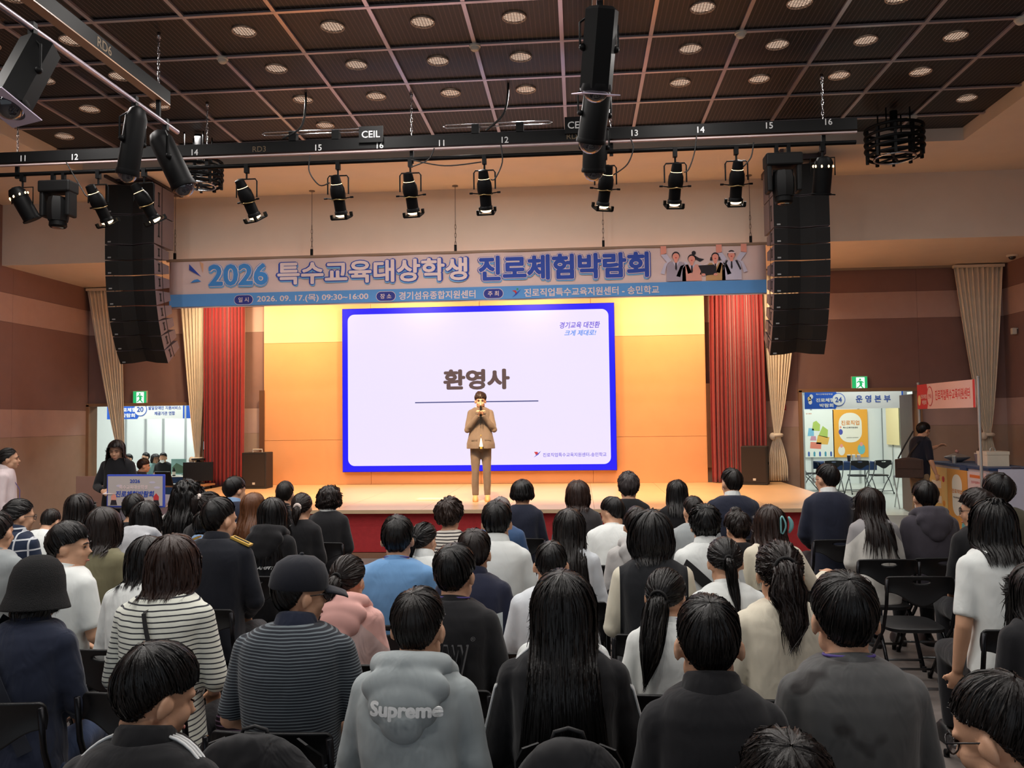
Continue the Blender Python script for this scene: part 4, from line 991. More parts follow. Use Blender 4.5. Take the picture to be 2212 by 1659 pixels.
banner_text('2026. 09. 17.(목) 09:30~16:00', 556, 796, zl, .135, m_tw, -.014, .018, False)
banner_text('경기섬유종합지원센터', 862, 1027, zl, .135, m_tw, -.014, .02, False)
banner_text('진로직업특수교육지원센터 - 송민학교', 1132, 1423, zl, .135, m_tw, -.014, .02, False)
def logo(parent, x, z, s, y):
    flat([[(-.5*s,.28*s),(-.1*s,.30*s),(.05*s,.05*s),(-.12*s,-.12*s),(-.2*s,.1*s)]], parent, (x,y,z), mat('logo_red', (206,58,62), rough=.8, var=0), 'logo_mark', .001)
    flat([[(.5*s,.42*s),(.15*s,.15*s),(-.05*s,.0*s),(-.5*s,-.5*s),(.02*s,-.18*s),(.18*s,.0*s)]], parent, (x,y,z), mat('logo_blue', (58,86,190), rough=.8, var=0), 'logo_mark', .001)
    flat([ellp(.1*s,.42*s,.11*s,.11*s,14)], parent, (x,y,z), mat('logo_green', (70,160,110), rough=.8, var=0), 'logo_mark', .001)
logo(ban, bp(1116,634)[0], zl, .15, -.016)
xb = bp(428, 590)[0]
flat([[(-.15,.22),(-.15,.12),(.06,.0)]], ban, (xb,-.016,4.37), m_t2, 'spark', .001); flat([[(.03,.26),(.10,.22),(.09,.06)]], ban, (xb,-.016,4.37), mat('ink_peach', (232,176,140), rough=.8, var=0), 'spark', .001); flat([[(-.13,-.10),(.06,-.08),(.0,-.04),(-.06,-.05)]], ban, (xb,-.016,4.37), m_t1, 'spark', .001)
# four printed students
m_skp = mat('ink_skin', (238,158,140), rough=.8, var=0); m_hairp = mat('ink_dark', (40,34,42), rough=.8, var=0); m_grp = mat('ink_grey', (172,160,176), rough=.8, var=0); m_ltp = mat('ink_pale', (206,200,220), rough=.8, var=0); m_tan = mat('ink_tan', (206,160,110), rough=.8, var=0); m_pnk = mat('ink_pink', (232,164,150), rough=.8, var=0)
xp = lambda px: bp(px, 570)[0]
def pic(polys, m, lay): flat(polys, ban, (0, -.014-.0012*lay, 0), m, 'printed_figure', .001)
def student(px, zc, vest, shirt, up=0, bag=False, cap=False, bun=False, bobh=False):
    x = xp(px); zb = ZBL+.002; w = .155; hr = .062
    pic([[(x-w,zb),(x+w,zb),(x+w*.95,zc-.16),(x+w*.6,zc-.10),(x-w*.6,zc-.10),(x-w*.95,zc-.16)]], vest, 1)
    pic([[(x-w*1.0,zc-.17),(x-w*.75,zc-.095),(x-w*1.15,zc-.12),(x-w*1.6,zc-.28),(x-w*1.2,zc-.30)]], shirt, 1); pic([[(x+w*1.0,zc-.17),(x+w*.75,zc-.095),(x+w*1.15,zc-.12),(x+w*1.6,zc-.28),(x+w*1.2,zc-.30)]], shirt, 1)
    pic([[(x-.05,zc-.10),(x+.05,zc-.10),(x,zc-.20)]], shirt, 2); pic([[(x-.010,zc-.115),(x+.010,zc-.115),(x+.016,zc-.21),(x,zc-.245),(x-.016,zc-.21)]], m_hairp, 3)
    pic([ellp(x,zc,hr,hr*1.05,20)], m_hairp, 3); pic([ellp(x,zc-.016,hr*.86,hr*.9,20)], m_skp, 4); pic([[(x-.03,zc-.06),(x+.03,zc-.06),(x+.022,zc-.115),(x-.022,zc-.115)]], m_skp, 3); pic([ellp(x,zc-.035,.014,.008,10)], MATS['logo_red'], 5)
    if bobh: pic([[(x-.075,zc-.01),(x-.045,zc-.0),(x-.05,zc-.07),(x-.085,zc-.06)]], m_hairp, 4); pic([[(x+.075,zc-.01),(x+.045,zc-.0),(x+.05,zc-.07),(x+.085,zc-.06)]], m_hairp, 4)
    if bun: pic([ellp(x+.035,zc+.085,.034,.034,14)], m_hairp, 3); pic([[(x+.04,zc+.05),(x+.12,zc+.0),(x+.20,zc-.02),(x+.13,zc-.06),(x+.06,zc-.02)]], m_hairp, 3)
    if cap: pic([[(x-.065,zc+.015),(x+.065,zc+.015),(x+.06,zc+.035),(x-.06,zc+.035)]], m_tw, 5)
    if up: 
        for s in ((-1, 1) if up == 2 else (-1,)): pic([[(x+s*.13,zc-.12),(x+s*.24,zc+.02),(x+s*.15,zc+.04),(x+s*.07,zc-.08)]], shirt, 2); pic([[(x+s*.24,zc+.02),(x+s*.24,zc+.16),(x+s*.15,zc+.16),(x+s*.15,zc+.03)]], m_skp, 2)
    if bag: 
        for s in (-1, 1): pic([[(x+s*.055,zc-.10),(x+s*.09,zc-.10),(x+s*.15,zc-.24),(x+s*.13,zc-.26)]], m_hairp, 4)
student(1460, 4.50, m_grp, m_ltp, up=1); student(1494, 4.45, m_pnk, m_ltp, bun=True); student(1580, 4.50, m_ltp, m_ltp, up=2, bag=True, cap=True); student(1545, 4.47, m_tan, m_tw, bobh=True)
xl = xp(1527); pic([[(xl-.14,4.33),(xl+.11,4.34),(xl+.16,4.18),(xl-.07,4.17)]], m_hairp, 6)
for dx in (-.06, .13): pic([ellp(xl+dx,4.19-.01,.032,.022,12)], m_skp, 7)
m_rope = mat('hanging_wire', (126,112,104), rough=.4, metal=.5)
for px in (376, 672, 983, 1303, 1622):
    x = bp(px, 500)[0]
    MB().tube([(x,.05,ZW),(x,.05,ZW-.01)], .05, 14).build('ceiling_rose', m_rope, ban); MB().tube([(x,.05,ZW),(x,.04,BZ1+.55)], .005, 6).build('wire', m_rope, ban)
    mb = MB()
    for k in range(6): mb.tube([(x+(.012*cos(t) if k % 2 else 0), .04+(0 if k % 2 else .012*cos(t)), BZ1+.55-.035-.07*k+.045*sin(t)) for t in np.linspace(0,2*pi,11)], .005, 5)
    mb.build('chain', m_rope, ban, 'all'); MB().box((x,.03,BZ1+.075), (.04,.03,.14)).build('clamp', m_black, ban)

# ------------------------------------------------------------------ LED screen
YL = 15.86; SX0, SX1, SZ0, SZ1 = -4.63, .705, .92, 4.13
scr = thing('led_screen', (0, YL, 0), label='large LED screen with a blue border on the stage wall', cat='screen')
MB().box(((SX0+SX1)/2, .06, (SZ0+SZ1)/2), (SX1-SX0, .12, SZ1-SZ0)).build('cabinet', m_black, scr)
m_sblue = mat('screen_blue', (3,3,6), emit=(20,22,250), estr=1.0, var=0, rough=.5, spec=.25); m_swh = mat('screen_white', (14,14,14), emit=(238,228,255), estr=1.0, var=0, rough=.4)
MB().box(((SX0+SX1)/2, -.004, (SZ0+SZ1)/2), (SX1-SX0-.01, .008, SZ1-SZ0-.01)).build('screen_border', m_sblue, scr)
MB().prism(rrect((SX0+SX1)/2, (SZ0+SZ1)/2, SX1-SX0-.23, SZ1-SZ0-.24, .13, 8), -.004, Matrix.Translation((0,-.009,0))).build('screen_page', m_swh, scr)
m_stx = mat('screen_text', (20,16,16), emit=(84,66,70), estr=1.0, var=0); m_sln = mat('screen_line', (10,10,20), emit=(56,70,130), estr=1.0, var=0); m_spu = mat('screen_purple', (10,10,20), emit=(98,84,220), estr=1., var=0); m_ssk = mat('screen_sky', (10,10,20), emit=(60,140,240), estr=1., var=0)
sp_ = lambda px, py: atY(px, py, YL)
def stext(txt, px0, px1, py0, py1, m, bold=.02, **kw):
    a, b = sp_(px0, py1), sp_(px1, py0); letters(txt, scr, ((a[0]+b[0])/2, -.016, (a[2]+b[2])/2), m, width=b[0]-a[0], height=abs(b[2]-a[2]), bold=bold, d=.001, **kw)
stext('환영사', 958, 1101, 796, 843, m_stx, .045); stext('경기교육 대전환', 1209, 1296, 694, 710, m_spu, .02, shear=.2); stext('크게 제대로!', 1219, 1288, 712, 726, m_ssk, .02, shear=.25)
stext('진로직업특수교육지원센터-송민학교', 1173, 1310, 977, 987, m_spu, .01)
a, b = sp_(897, 870), sp_(1163, 866); MB().box(((a[0]+b[0])/2, -.015, (a[2]+b[2])/2), (b[0]-a[0], .003, .022)).build('rule', m_sln, scr)
lg = sp_(1161, 980)
for q, col in (([(-.07,.04),(0,.04),(.02,0),(-.03,-.03)], (206,50,60)), ([(.08,.06),(.0,.0),(-.08,-.08),(.02,-.02)], (60,90,200))): flat([[(x*.9, z*.9) for x, z in q]], scr, (lg[0],-.015,lg[2]), mat('scr_logo%d' % col[0], (10,10,10), emit=col, estr=1., var=0), 'logo_mark', .001)

# ------------------------------------------------------------------ curtains
m_red = mat('red_velvet', (140,14,22), rough=.75, var=.12, scale=6, sheen=.5); m_cream = mat('cream_drape', (236,224,204), rough=.8, var=.05)
def curtain(x0, x1, y, z0, z1, m, label, folds=12, amp=.05, tie=None, tiex=None, name='curtain', seed=0):
    r = random.Random(seed); nx, nz = folds*8, 30; vs = []; fs = []
    t = thing(name, ((x0+x1)/2, y, z0), label=label, cat='curtain'); xc = (x0+x1)/2; ph = [r.uniform(0, 6) for _ in range(4)]
    for j in range(nz+1):
        z = z1+(z0-z1)*j/nz; u = j/nz
        if tie is not None:
            d = (z-tie)/(z1-tie) if z > tie else (tie-z)/(tie-z0); sc = (.10+.90*max(0, d)**.75) if z > tie else .10+.40*min(1, d*1.6)**.7
            cx = xc+(tiex-xc)*(1-max(0, d)**.9 if z > tie else 1)
        else: sc = 1+.03*sin(u*3+ph[0]); cx = xc
        for i in range(nx+1):
            s = i/nx; x = cx+(s-.5)*(x1-x0)*sc; a = amp*(.55+.45*sc)
            yy = a*sin(2*pi*folds*s+.8*sin(9*s+ph[1])+.25*u)+.35*a*sin(2*pi*folds*1.7*s+ph[2]+u)
            vs.append((x-xc, yy, z-z0))
    n = nx+1
    for j in range(nz):
        for i in range(nx): a = j*n+i; fs.append((a, a+1, a+n+1, a+n))
    o = MB().add(vs, fs).build('fabric', m, t, 'all'); sd = o.modifiers.new('s', 'SOLIDIFY'); sd.thickness = .006
    MB().box((0, 0, z1-z0+.0), (x1-x0, .10, .05)).build('heading_tape', m, t)
    if tie is not None:
        MB().torus((tiex-xc, 0, tie-z0), .10, .035, 24, 8, M=Matrix.Scale(.9, 4)).build('tie_back', m, t, 'all')
        MB().ell((tiex-xc-.09, -.06, tie-z0-.02), (.06,.05,.07), 10, 7).build('knot', m, t, 'all')
    return t
curtain(-7.42, -6.63, 15.85, HS-.0, 4.68, m_red, 'dark red velvet stage curtain at the left of the screen', 11, seed=1); curtain(2.5, 3.50, 15.85, HS+.01, 4.68, m_red, 'dark red velvet stage curtain at the right of the screen', 13, seed=2)
YD = 15.98
curtain(-9.98, -9.25, YD, .05, 4.66, m_cream, 'cream drape tied low at the left side of the left doorway', 9, .035, tie=1.18, tiex=-9.20, seed=3)
curtain(-8.05, -7.42, YD, .05, 4.66, m_cream, 'cream drape tied low between the left doorway and the red curtain', 8, .035, tie=1.20, tiex=-7.63, seed=4)
curtain(3.48, 4.25, YD, .69, 4.66, m_cream, 'cream drape tied beside the right red curtain', 9, .035, tie=1.55, tiex=3.72, seed=5)
curtain(7.02, 7.92, YD-.05, .05, 4.66, m_cream, 'cream drape tied in the right corner behind the counter', 10, .035, tie=1.52, tiex=7.52, seed=6)

# ------------------------------------------------------------------ stage speakers, wall fittings
def stage_speaker(x, y, w, h, rz, label, handle):
    t = thing('loudspeaker', (x, y, HS), rz, label=label, cat='speaker'); bev(MB().box((0,0,h/2), (w,.36,h)).build('cabinet', mat('spk_cab', (40,34,32), rough=.7), t), .012)
    MB().box((0,-.183,h/2+.01), (w-.05,.012,h-.08)).build('grille', mat('spk_grille', (50,40,36), rough=.85, bump=.5, bscale=400), t); MB().box((w*.0,-.192,.10), (.05,.006,.04)).build('badge', mat('badge2', (200,196,190), rough=.4), t)
    if handle: MB().tube([(-.09,0,h),(-.09,0,h+.05),(.09,0,h+.05),(.09,0,h)], .012, 8).build('handle', m_ivory, t, True)
    else: MB().box((w/2+.004,0,h*.55), (.012,.10,.05)).build('side_handle', m_black, t)
stage_speaker(-6.10, 15.25, .47, .68, 0, 'dark loudspeaker with pale top handle on the stage by the left red curtain', True); stage_speaker(3.20, 15.45, .46, .70, radians(-18), 'dark loudspeaker on the stage in front of the right red curtain', False)
for x, l in ((-6.30, 'left'), (2.47, 'right')): MB().box((x, YS-.03, 1.75), (.10,.03,1.6)).build('wall_strip', mat('wall_strip', (96,62,40), rough=.7), label='tall dark wooden strip at the '+l+' edge of the stage panelling', cat='trim')
def exit_sign(px, py, label):
    p = atY(px, py, YB-.06); t = thing('exit_sign', (p[0], YB-.06, p[2]), label=label, cat='exit sign')
    MB().box((0,.03,0), (.29,.06,.27)).build('housing', m_ivory, t)
    MB().box((0,-.004,0), (.275,.006,.255)).build('green_face', mat('exit_green', (10,60,30), emit=(34,168,96), estr=1.2, var=0), t)
    mw = mat('exit_white', (60,60,60), emit=(228,246,238), estr=1.3, var=0); MB().box((.012,-.009,0), (.155,.004,.225)).build('door_field', mw, t)
    mg = MATS['exit_green']; pc = MB(); pc.prism(ellp(.005,.072,.019,.019,14), -.004); pc.build('runner', mg, t, loc=(0,-.011,0))
    for q in ([(-.02,.05),(.03,.045),(.045,-.015),(.0,-.02)], [(.0,-.01),(.045,-.015),(.035,-.05),(.075,-.095),(.058,-.105),(.008,-.055)], [(.0,-.015),(.028,-.03),(-.01,-.07),(-.05,-.095),(-.06,-.08),(-.02,-.055)], [(-.02,.05),(-.01,.03),(-.05,.005),(-.06,.02)], [(.03,.045),(.028,.025),(.06,.005),(.075,.02)]): flat([q], t, (0,-.0112,0), mg, 'runner', .003)
exit_sign(302, 859, 'green running man exit sign above the left doorway'); exit_sign(1857, 828, 'green running man exit sign above the right doorway')
p = atY(1691, 836, YB-.05); t = thing('wall_speaker', p, label='small cream wall sounder beside the right cream drape', cat='wall device'); bev(MB().box((0,.02,0), (.10,.07,.14)).build('case', m_ivory, t), .02); MB().lathe([(.001,-.0),(.035,0)], 16, Matrix.Translation((.01,-.018,0)) @ Matrix.Rotation(pi/2,4,'X')).build('grille', mat('beige2', (190,176,150)), t)
p = atY(1692, 880, YB-.04); t = thing('fire_alarm', p, label='small red fire alarm under the cream sounder', cat='fire alarm'); MB().box((0,.015,0), (.095,.05,.11)).build('case', mat('alarm_red', (190,34,36), rough=.4), t); MB().box((0,-.012,.0), (.05,.006,.05)).build('label_plate', m_ivory, t)
p = atY(451, 962, YB-.05); t = thing('wall_touch_panel', p, label='lit white touch panel on the wall by the left red curtain', cat='touch panel'); MB().box((0,.02,0), (.235,.05,.205)).build('frame', m_black, t); MB().box((0,-.008,0), (.205,.005,.165)).build('display', mat('panel_glow', (40,40,40), emit=(226,238,242), estr=1.0, var=0), t); MB().box((0,-.012,-.03), (.09,.003,.006)).build('text_line', m_grp, t)
p = atX(2196, 713, XR-.04); t = thing('wall_sensor', p, label='small white sensor on a bracket on the right wall', cat='sensor'); MB().tube([(.03,0,.03),(-.02,0,.03),(-.03,0,.0)], .012, 8).build('bracket', m_ivory, t, True); bev(MB().box((-.05,0,-.02), (.08,.09,.12)).build('case', m_ivory, t), .015)
p = atZ(2186, 551, ZS); t = thing('dome_camera', (p[0], p[1], ZS), label='white and black dome camera on the soffit at the right edge', cat='camera'); MB().lathe([(.001,0),(.09,0),(.085,-.03)], 20).build('base', m_ivory, t, True); MB().ell((0,0,-.035), (.06,.06,.05), 16, 9).build('dome', MATS['dark_glass'], t, 'all')

# ------------------------------------------------------------------ left side: lectern, desk, booth 20
m_wood = mat('desk_wood', (196,144,100), rough=.45, var=.08, scale=6); m_cgrey = mat('lectern_grey', (150,146,156), rough=.4, metal=.3); m_blk2 = mat('plastic_black', (22,22,24), rough=.45)
lp = atD(296, 1060, 9.7); lec = thing('lectern', (lp[0], lp[1], 0), radians(-4), label='grey lectern with a blue framed event sign on its front', cat='lectern')
MB().box((0,.2,.45), (.46,.36,.9)).build('body', m_cgrey, lec); MB().box((-.02,.2,.98), (.70,.46,.03), Euler((radians(12),0,0))).build('desk_top', m_cgrey, lec)
cz = lp[2]; sg = bev(MB().box((0,-.02,cz), (.735,.03,.385)).build('sign_board', mat('sign_blue', (58,82,190), rough=.5), lec), .008); MB().box((0,-.038,cz), (.695,.006,.345)).build('sign_face', mat('sign_face', (196,188,186), rough=.6, var=.01), sg)
letters('2026', sg, (0,-.043,cz+.115), m_t2, width=.13, height=.042, bold=.03, d=.001); letters('특수교육대상학생', sg, (-.02,-.043,cz+.045), m_tw, width=.36, height=.05, bold=.03, d=.001); letters('진로체험박람회', sg, (0,-.043,cz-.035), m_t2, width=.49, height=.075, bold=.035, d=.001, shear=.15); letters('주 최', sg, (-.14,-.043,cz-.11), m_pill, width=.05, height=.018, bold=.01, d=.001)
for s, c in ((-.27, m_skp), (.27, MATS['logo_red'])): flat([[(-.03,-.06),(.03,-.06),(.035,.02),(0,.06),(-.035,.02)]], sg, (s,-.042,cz-.085), c, 'printed_figure', .001); flat([[(-.045,-.09),(.045,-.09),(.03,-.03),(-.03,-.03)]], sg, (s,-.0425,cz-.075), m_hairp, 'printed_figure', .001)
for x, z in ((-.20,.06),(.22,.10),(.28,.04)): flat([ellp(x,z,.04,.014,14), ], sg, (0,-.042,cz), m_ltp, 'printed_cloud', .001)
MB().box((lp[0]-.30, lp[1]+.12, cz+.0), (.22,.30,.006), Euler((radians(14),0,0))).build('paper_sheets', mat('paper', (226,210,206), rough=.8), label='white paper sheets lying on the lectern', cat='paper')
def trestle(name, x0, x1, y, d, z, label, legs=m_black, top=m_wood, cat='table'):
    t = thing(name, ((x0+x1)/2, y, 0), label=label, cat=cat); w = x1-x0
    MB().box((0,0,z-.015), (w,d,.03)).build('table_top', top, t)
    for sx in (-1, 1):
        for sy in (-1, 1): MB().tube([(sx*(w/2-.06),sy*(d/2-.05),z-.03),(sx*(w/2-.06),sy*(d/2-.05),0)], .015, 8).build('leg', legs, t, True)
    return t
trestle('desk', -8.25, -7.10, 15.35, .55, .74, 'wooden operator desk with black legs by the left doorway'); trestle('side_table', -7.62, -7.12, 12.6, .5, .70, 'wooden side table behind the lectern')
bp2 = atD(198, 1050, 11.0); t = thing('folding_screen', (bp2[0], bp2[1], 0), label='brown upright panel behind the woman at the lectern', cat='panel'); MB().box((0,0,.62), (.42,.03,1.20)).build('panel', mat('panel_brown', (150,112,98), rough=.8), t); MB().box((-.12,0,.03), (.05,.3,.06)).build('foot', m_black, t); MB().box((.12,0,.03), (.05,.3,.06)).build('foot', m_black, t)
t = thing('laptop', (-7.80, 15.22, .74), radians(165), label='open dark laptop on the operator desk', cat='laptop'); MB().box((0,0,.012), (.36,.25,.022)).build('base', m_blk2, t); MB().box((0,.17,.14), (.36,.02,.27), Euler((radians(-18),0,0))).build('screen', m_blk2, t)
t = thing('monitor', (-7.36, 15.45, .74), radians(10), label='black monitor seen from behind on the operator desk', cat='monitor'); MB().box((0,0,.24), (.56,.05,.36)).build('case', m_blk2, t); MB().lathe([(.13,0),(.13,.015),(.02,.03),(.02,.10)], 16).build('stand', m_blk2, t, True)
m_cupw = mat('cup_pink', (226,176,164), rough=.4)
t = thing('iced_drink_cup', (-8.14, 15.22, .74), label='pink iced drink cup with dome lid and straw on the desk', cat='cup'); MB().lathe([(.032,0),(.045,.14)], 18).build('cup', m_cupw, t, True); MB().lathe([(.046,.14),(.044,.165),(.02,.185)], 18).build('lid', m_ivory, t, True); MB().tube([(0,0,.15),(.02,0,.25)], .005, 6).build('straw', m_ivory, t)
t = thing('red_cup', (-8.06, 15.36, .74), label='small red object beside the iced drink cup', cat='cup'); MB().ell((0,0,.045), (.05,.05,.045), 14, 8).build('cup', mat('red_small', (200,60,56)), t, 'all')
t = thing('pedestal_table', (-7.52, 15.78, 0), label='small black pedestal table with turned leg by the red curtain', cat='table'); MB().lathe([(.001,1.22),(.13,1.22),(.13,1.19),(.001,1.19)], 24).build('table_top', m_blk2, t, True); MB().lathe([(.14,0),(.13,.04),(.03,.10),(.05,.3),(.03,.5),(.055,.7),(.03,.95),(.06,1.1),(.03,1.19)], 16).build('leg', m_blk2, t, True)
# booth 20
def header(parent, x0, x1, y, z0, z1, num, tab, lines, ink, pale=(236,236,230), left=('2026', '진로체험', '박람회')):
    h = z1-z0; w = x1-x0; m = mat('board_%d' % pale[0], pale, rough=.6, var=.01); hb = MB().box(((x0+x1)/2, y, (z0+z1)/2), (w,.03,h)).build('header_board', m, parent)
    lw = h*1.75; flat([[(x0,z0),(x0+lw-.12*h,z0),(x0+lw+.18*h,(z0+z1)/2),(x0+lw-.12*h,z1),(x0,z1)]], hb, (0,y-.016,0), tab, 'header_tab', .003); flat([[(x1-.08*h,z0),(x1,z0),(x1,z1),(x1-.08*h,z1)]], hb, (0,y-.016,0), tab, 'header_edge', .003)
    r = h*.36; cx = x0+lw+.05*h; zc = (z0+z1)/2; flat([ellp(cx,zc,r,r,28)], hb, (0,y-.02,0), tab, 'number_ring', .002); flat([ellp(cx,zc,r*.9,r*.9,28)], hb, (0,y-.0225,0), m, 'number_disc', .002)
    letters(num, hb, (cx,y-.026,zc), ink, height=r*.75, bold=.02, d=.002)
    wt = mat('header_white', (240,240,236), rough=.6, var=0); letters(left[1], hb, (x0+lw*.62,y-.021,zc-h*.02), wt, width=lw*.55, height=h*.21, bold=.03, d=.002); letters(left[2], hb, (x0+lw*.66,y-.021,zc-h*.31), wt, width=lw*.42, height=h*.21, bold=.03, d=.002); letters('특수교육대상학생', hb, (x0+lw*.6,y-.021,zc+h*.30), wt, width=lw*.5, height=h*.09, bold=.01, d=.002)
    for q, c in (((-.02,.06),(240,214,150)), ((.02,-.12),(250,240,230)), ((.08,.18),(240,240,240))): flat([ellp(x0+lw*.16+q[0]*h,zc+q[1]*h,h*.10,h*.13,14)], hb, (0,y-.021,0), mat('fig_%d' % c[2], c, rough=.7, var=0), 'printed_figure', .002)
    for k, (tx, ww, hh, dz) in enumerate(lines): letters(tx, hb, ((cx+r+x1-.1*h)/2,y-.018,zc+dz*h), ink, width=ww*(x1-.1*h-cx-r), height=hh*h, bold=.02, d=.002)
    return hb
m_tabb = mat('tab_blue', (36,92,196), rough=.6, var=0); m_inkb = mat('ink_deepblue', (40,80,170), rough=.6, var=0)
def bx(px, py, Y): return atY(px, py, Y)
YH = 19.3; b20 = thing('booth', (0,0,0), label='white exhibition booth numbered 20 beyond the left doorway', cat='booth')
a = bx(232, 906, YH); c = bx(399, 906, YH); header(b20, a[0], c[0], YH, a[2], a[2]+.47, '20', m_tabb, [('의정부시', .35, .17, .36), ('발달장애인 지원서비스', .92, .19, .06), ('제공기관 연합', .58, .19, -.22)], m_inkb)
c2 = bx(402, 906, YH); MB().box((c2[0]+.35, YH, a[2]+.235), (.68,.03,.47)).build('next_header', m_tabb, b20); letters('진로체험', b20, (c2[0]+.30,YH-.02,a[2]+.25), MATS['header_white'], width=.34, height=.10, bold=.03, d=.002)
YP2 = 20.6; xs_ = [bx(px, 950, YP2)[0] for px in (195, 273, 316, 354, 402, 450)]
for k in range(5):
    MB().box(((xs_[k]+xs_[k+1])/2, YP2, 1.25), (xs_[k+1]-xs_[k]-.05,.03,2.5)).build('booth_panel', m_pan, b20); MB().box((xs_[k+1], YP2-.01, 1.25), (.05,.06,2.5)).build('booth_post', m_alu, b20)
m_navy = cloth('navy_cloth', (46,66,104)); tb = thing('booth_table', (bx(360, 1030, 17.9)[0], 17.9, 0), label='long table with a navy cloth at booth 20 beyond the left doorway', cat='table'); MB().box((.2,0,.73), (2.6,.6,.03)).build('table_top', m_ivory, tb); MB().box((.2,-.305,.50), (2.62,.012,.46)).build('table_cloth', m_navy, tb)
for s in (-1,1): MB().box((.2+s*1.2,0,.36), (.04,.5,.71)).build('leg', m_alu, tb)
for k, (px, l) in enumerate(((347,'nearest the man at the desk'),(378,'nearest the masked woman'))): MB().box((bx(px,1018,17.85)[0],17.85,.755), (.30,.21,.02), Euler((0,0,.3))).build('papers', mat('paper2', (232,236,232), rough=.8), label='white papers on the navy booth table '+l, cat='paper')
p = bx(386, 1003, 18.0); t = thing('display_poster', (p[0], 18.0, .745), label='small colourful standing poster on the navy booth table', cat='poster'); MB().box((0,0,.19), (.34,.02,.36)).build('board', mat('poster_sky', (150,196,190), rough=.5), t); flat([[(-.15,.05),(.15,.05),(.12,.2),(-.05,.28),(-.15,.18)]], t, (0,-.012,0), mat('poster_green', (90,120,96), rough=.6), 'picture', .002)
t = thing('drink_bottle', (bx(378, 1020, 17.8)[0], 17.75, .745), label='small dark drink bottle with white label on the navy table', cat='bottle'); MB().lathe([(.035,0),(.035,.12),(.014,.16),(.014,.19)], 14).build('bottle', m_blk2, t, True); MB().lathe([(.036,.03),(.036,.10)], 14, cap=False).build('paper_label', m_ivory, t)

# ------------------------------------------------------------------ right side: booth 24
b24 = thing('booth', (0,0,0), label='white exhibition booth numbered 24 beyond the right doorway', cat='booth'); YH2 = 19.4
a = bx(1738, 884, YH2); c = bx(1951, 882, YH2); header(b24, a[0], c[0], YH2, a[2], a[2]+.42, '24', m_tabb, [('운 영 본 부', .62, .40, .02)], m_inkb)
YQ = 24.0; XW = 8.5
for k in range(6): 
    x = 4.6+k*.65+.325; MB().box((x, YQ, 1.25), (.61,.03,2.5)).build('booth_panel', m_pan, b24); MB().box((x+.325, YQ-.01, 1.25), (.05,.06,2.5)).build('booth_post', m_alu, b24)
for k in range(6): 
    y = YQ-.05-k*.75-.375; MB().box((XW, y, 1.25), (.03,.70,2.5)).build('booth_panel', m_pan, b24); MB().box((XW-.01, y-.375, 1.25), (.06,.05,2.5)).build('booth_post', m_alu, b24)
MB().box((bx(1733,950,YH2)[0], YH2, 1.25), (.09,.09,2.5)).build('booth_post', m_pan, b24); MB().box((bx(1957,950,YH2)[0], YH2, 1.25), (.08,.08,2.5)).build('booth_post', m_alu, b24)
mp_ = lambda n, c: mat('print_'+n, c, rough=.6, var=0)
def poster(px0, px1, py0, py1, Y, base, label):
    a, b = bx(px0, py1, Y), bx(px1, py0, Y); t = thing('poster', ((a[0]+b[0])/2, Y, (a[2]+b[2])/2), label=label, cat='poster'); w, h = b[0]-a[0], b[2]-a[2]
    MB().box((0,0,0), (w,.01,h)).build('sheet', base, t); return t, w, h
t, w, h = poster(1740, 1800, 886, 988, YQ-.065, mp_('pale', (232,236,226)), 'map poster with coloured districts at booth 24')
for (x, z, c, pts) in ((-.12,.16,(176,200,96),[(-.12,-.1),(.12,-.12),(.14,.04),(.02,.14),(-.08,.10)]), (-.30,.04,(126,188,214),[(-.1,-.1),(.1,-.1),(.1,.08),(-.06,.1)]), (.12,.03,(176,178,174),[(-.14,-.08),(.14,-.14),(.16,.06),(.0,.16)]), (-.22,-.10,(206,150,170),[(-.1,-.05),(.1,-.05),(.08,.06),(-.06,.06)]), (.10,-.13,(228,180,84),[(-.2,-.1),(.16,-.12),(.22,.06),(-.14,.12)]), (-.16,-.24,(226,132,110),[(-.16,-.08),(.18,-.1),(.2,.06),(-.14,.08)])):
    flat([[(x*w+p*w*1.1, z*h+q*h*.85) for p, q in pts]], t, (0,-.007,0), mp_('d%d' % c[0], c), 'map_district', .002)
letters('경기북부', t, (-.35*w,-.007,.43*h), mp_('orangeink', (220,120,60)), width=w*.2, height=h*.03, bold=.01, d=.001)
for k in range(5): flat([[(-.03*w,-.06*h),(.03*w,-.06*h),(.035*w,.02*h),(0,.05*h),(-.035*w,.02*h)]], t, ((-.38+.19*k)*w,-.007,-.42*h), mp_('teal%d' % (k % 2), (70,150,170) if k % 2 else (60,96,170)), 'printed_figure', .002)
t, w, h = poster(1801, 1873, 884, 988, YQ-.065, mp_('orange', (240,170,58)), 'orange poster with a white oval and brush lettering at booth 24')
flat([rrect(0,.12*h,.66*w,.62*h,.30*w,8)], t, (0,-.007,0), mp_('cream', (240,236,220)), 'oval_field', .002); letters('진로직업', t, (0,-.011,.22*h), mp_('orangeink2', (226,140,50)), width=w*.52, height=h*.10, bold=.02, d=.001); letters('특수교육지원센터', t, (0,-.011,.12*h), mp_('inkdark', (60,60,70)), width=w*.42, height=h*.035, bold=.02, d=.001); letters('진로직업특수교육지원센터', t, (.05*w,-.011,-.09*h), mp_('inkdark', (60,60,70)), width=w*.34, height=h*.02, bold=.005, d=.001)
for (x, z, c, s) in ((-.27,-.36,(236,232,220),.10),(.30,-.33,(110,190,196),.11),(-.28,.03,(76,84,170),.06)): flat([ellp(x*w,z*h,s*w,s*h*1.0,16)], t, (0,-.008,0), mp_('f%d' % c[1], c), 'printed_figure', .002); flat([ellp(x*w,(z+.1)*h,s*w*.45,s*h*.4,12)], t, (0,-.009,0), m_skp, 'printed_figure', .002)
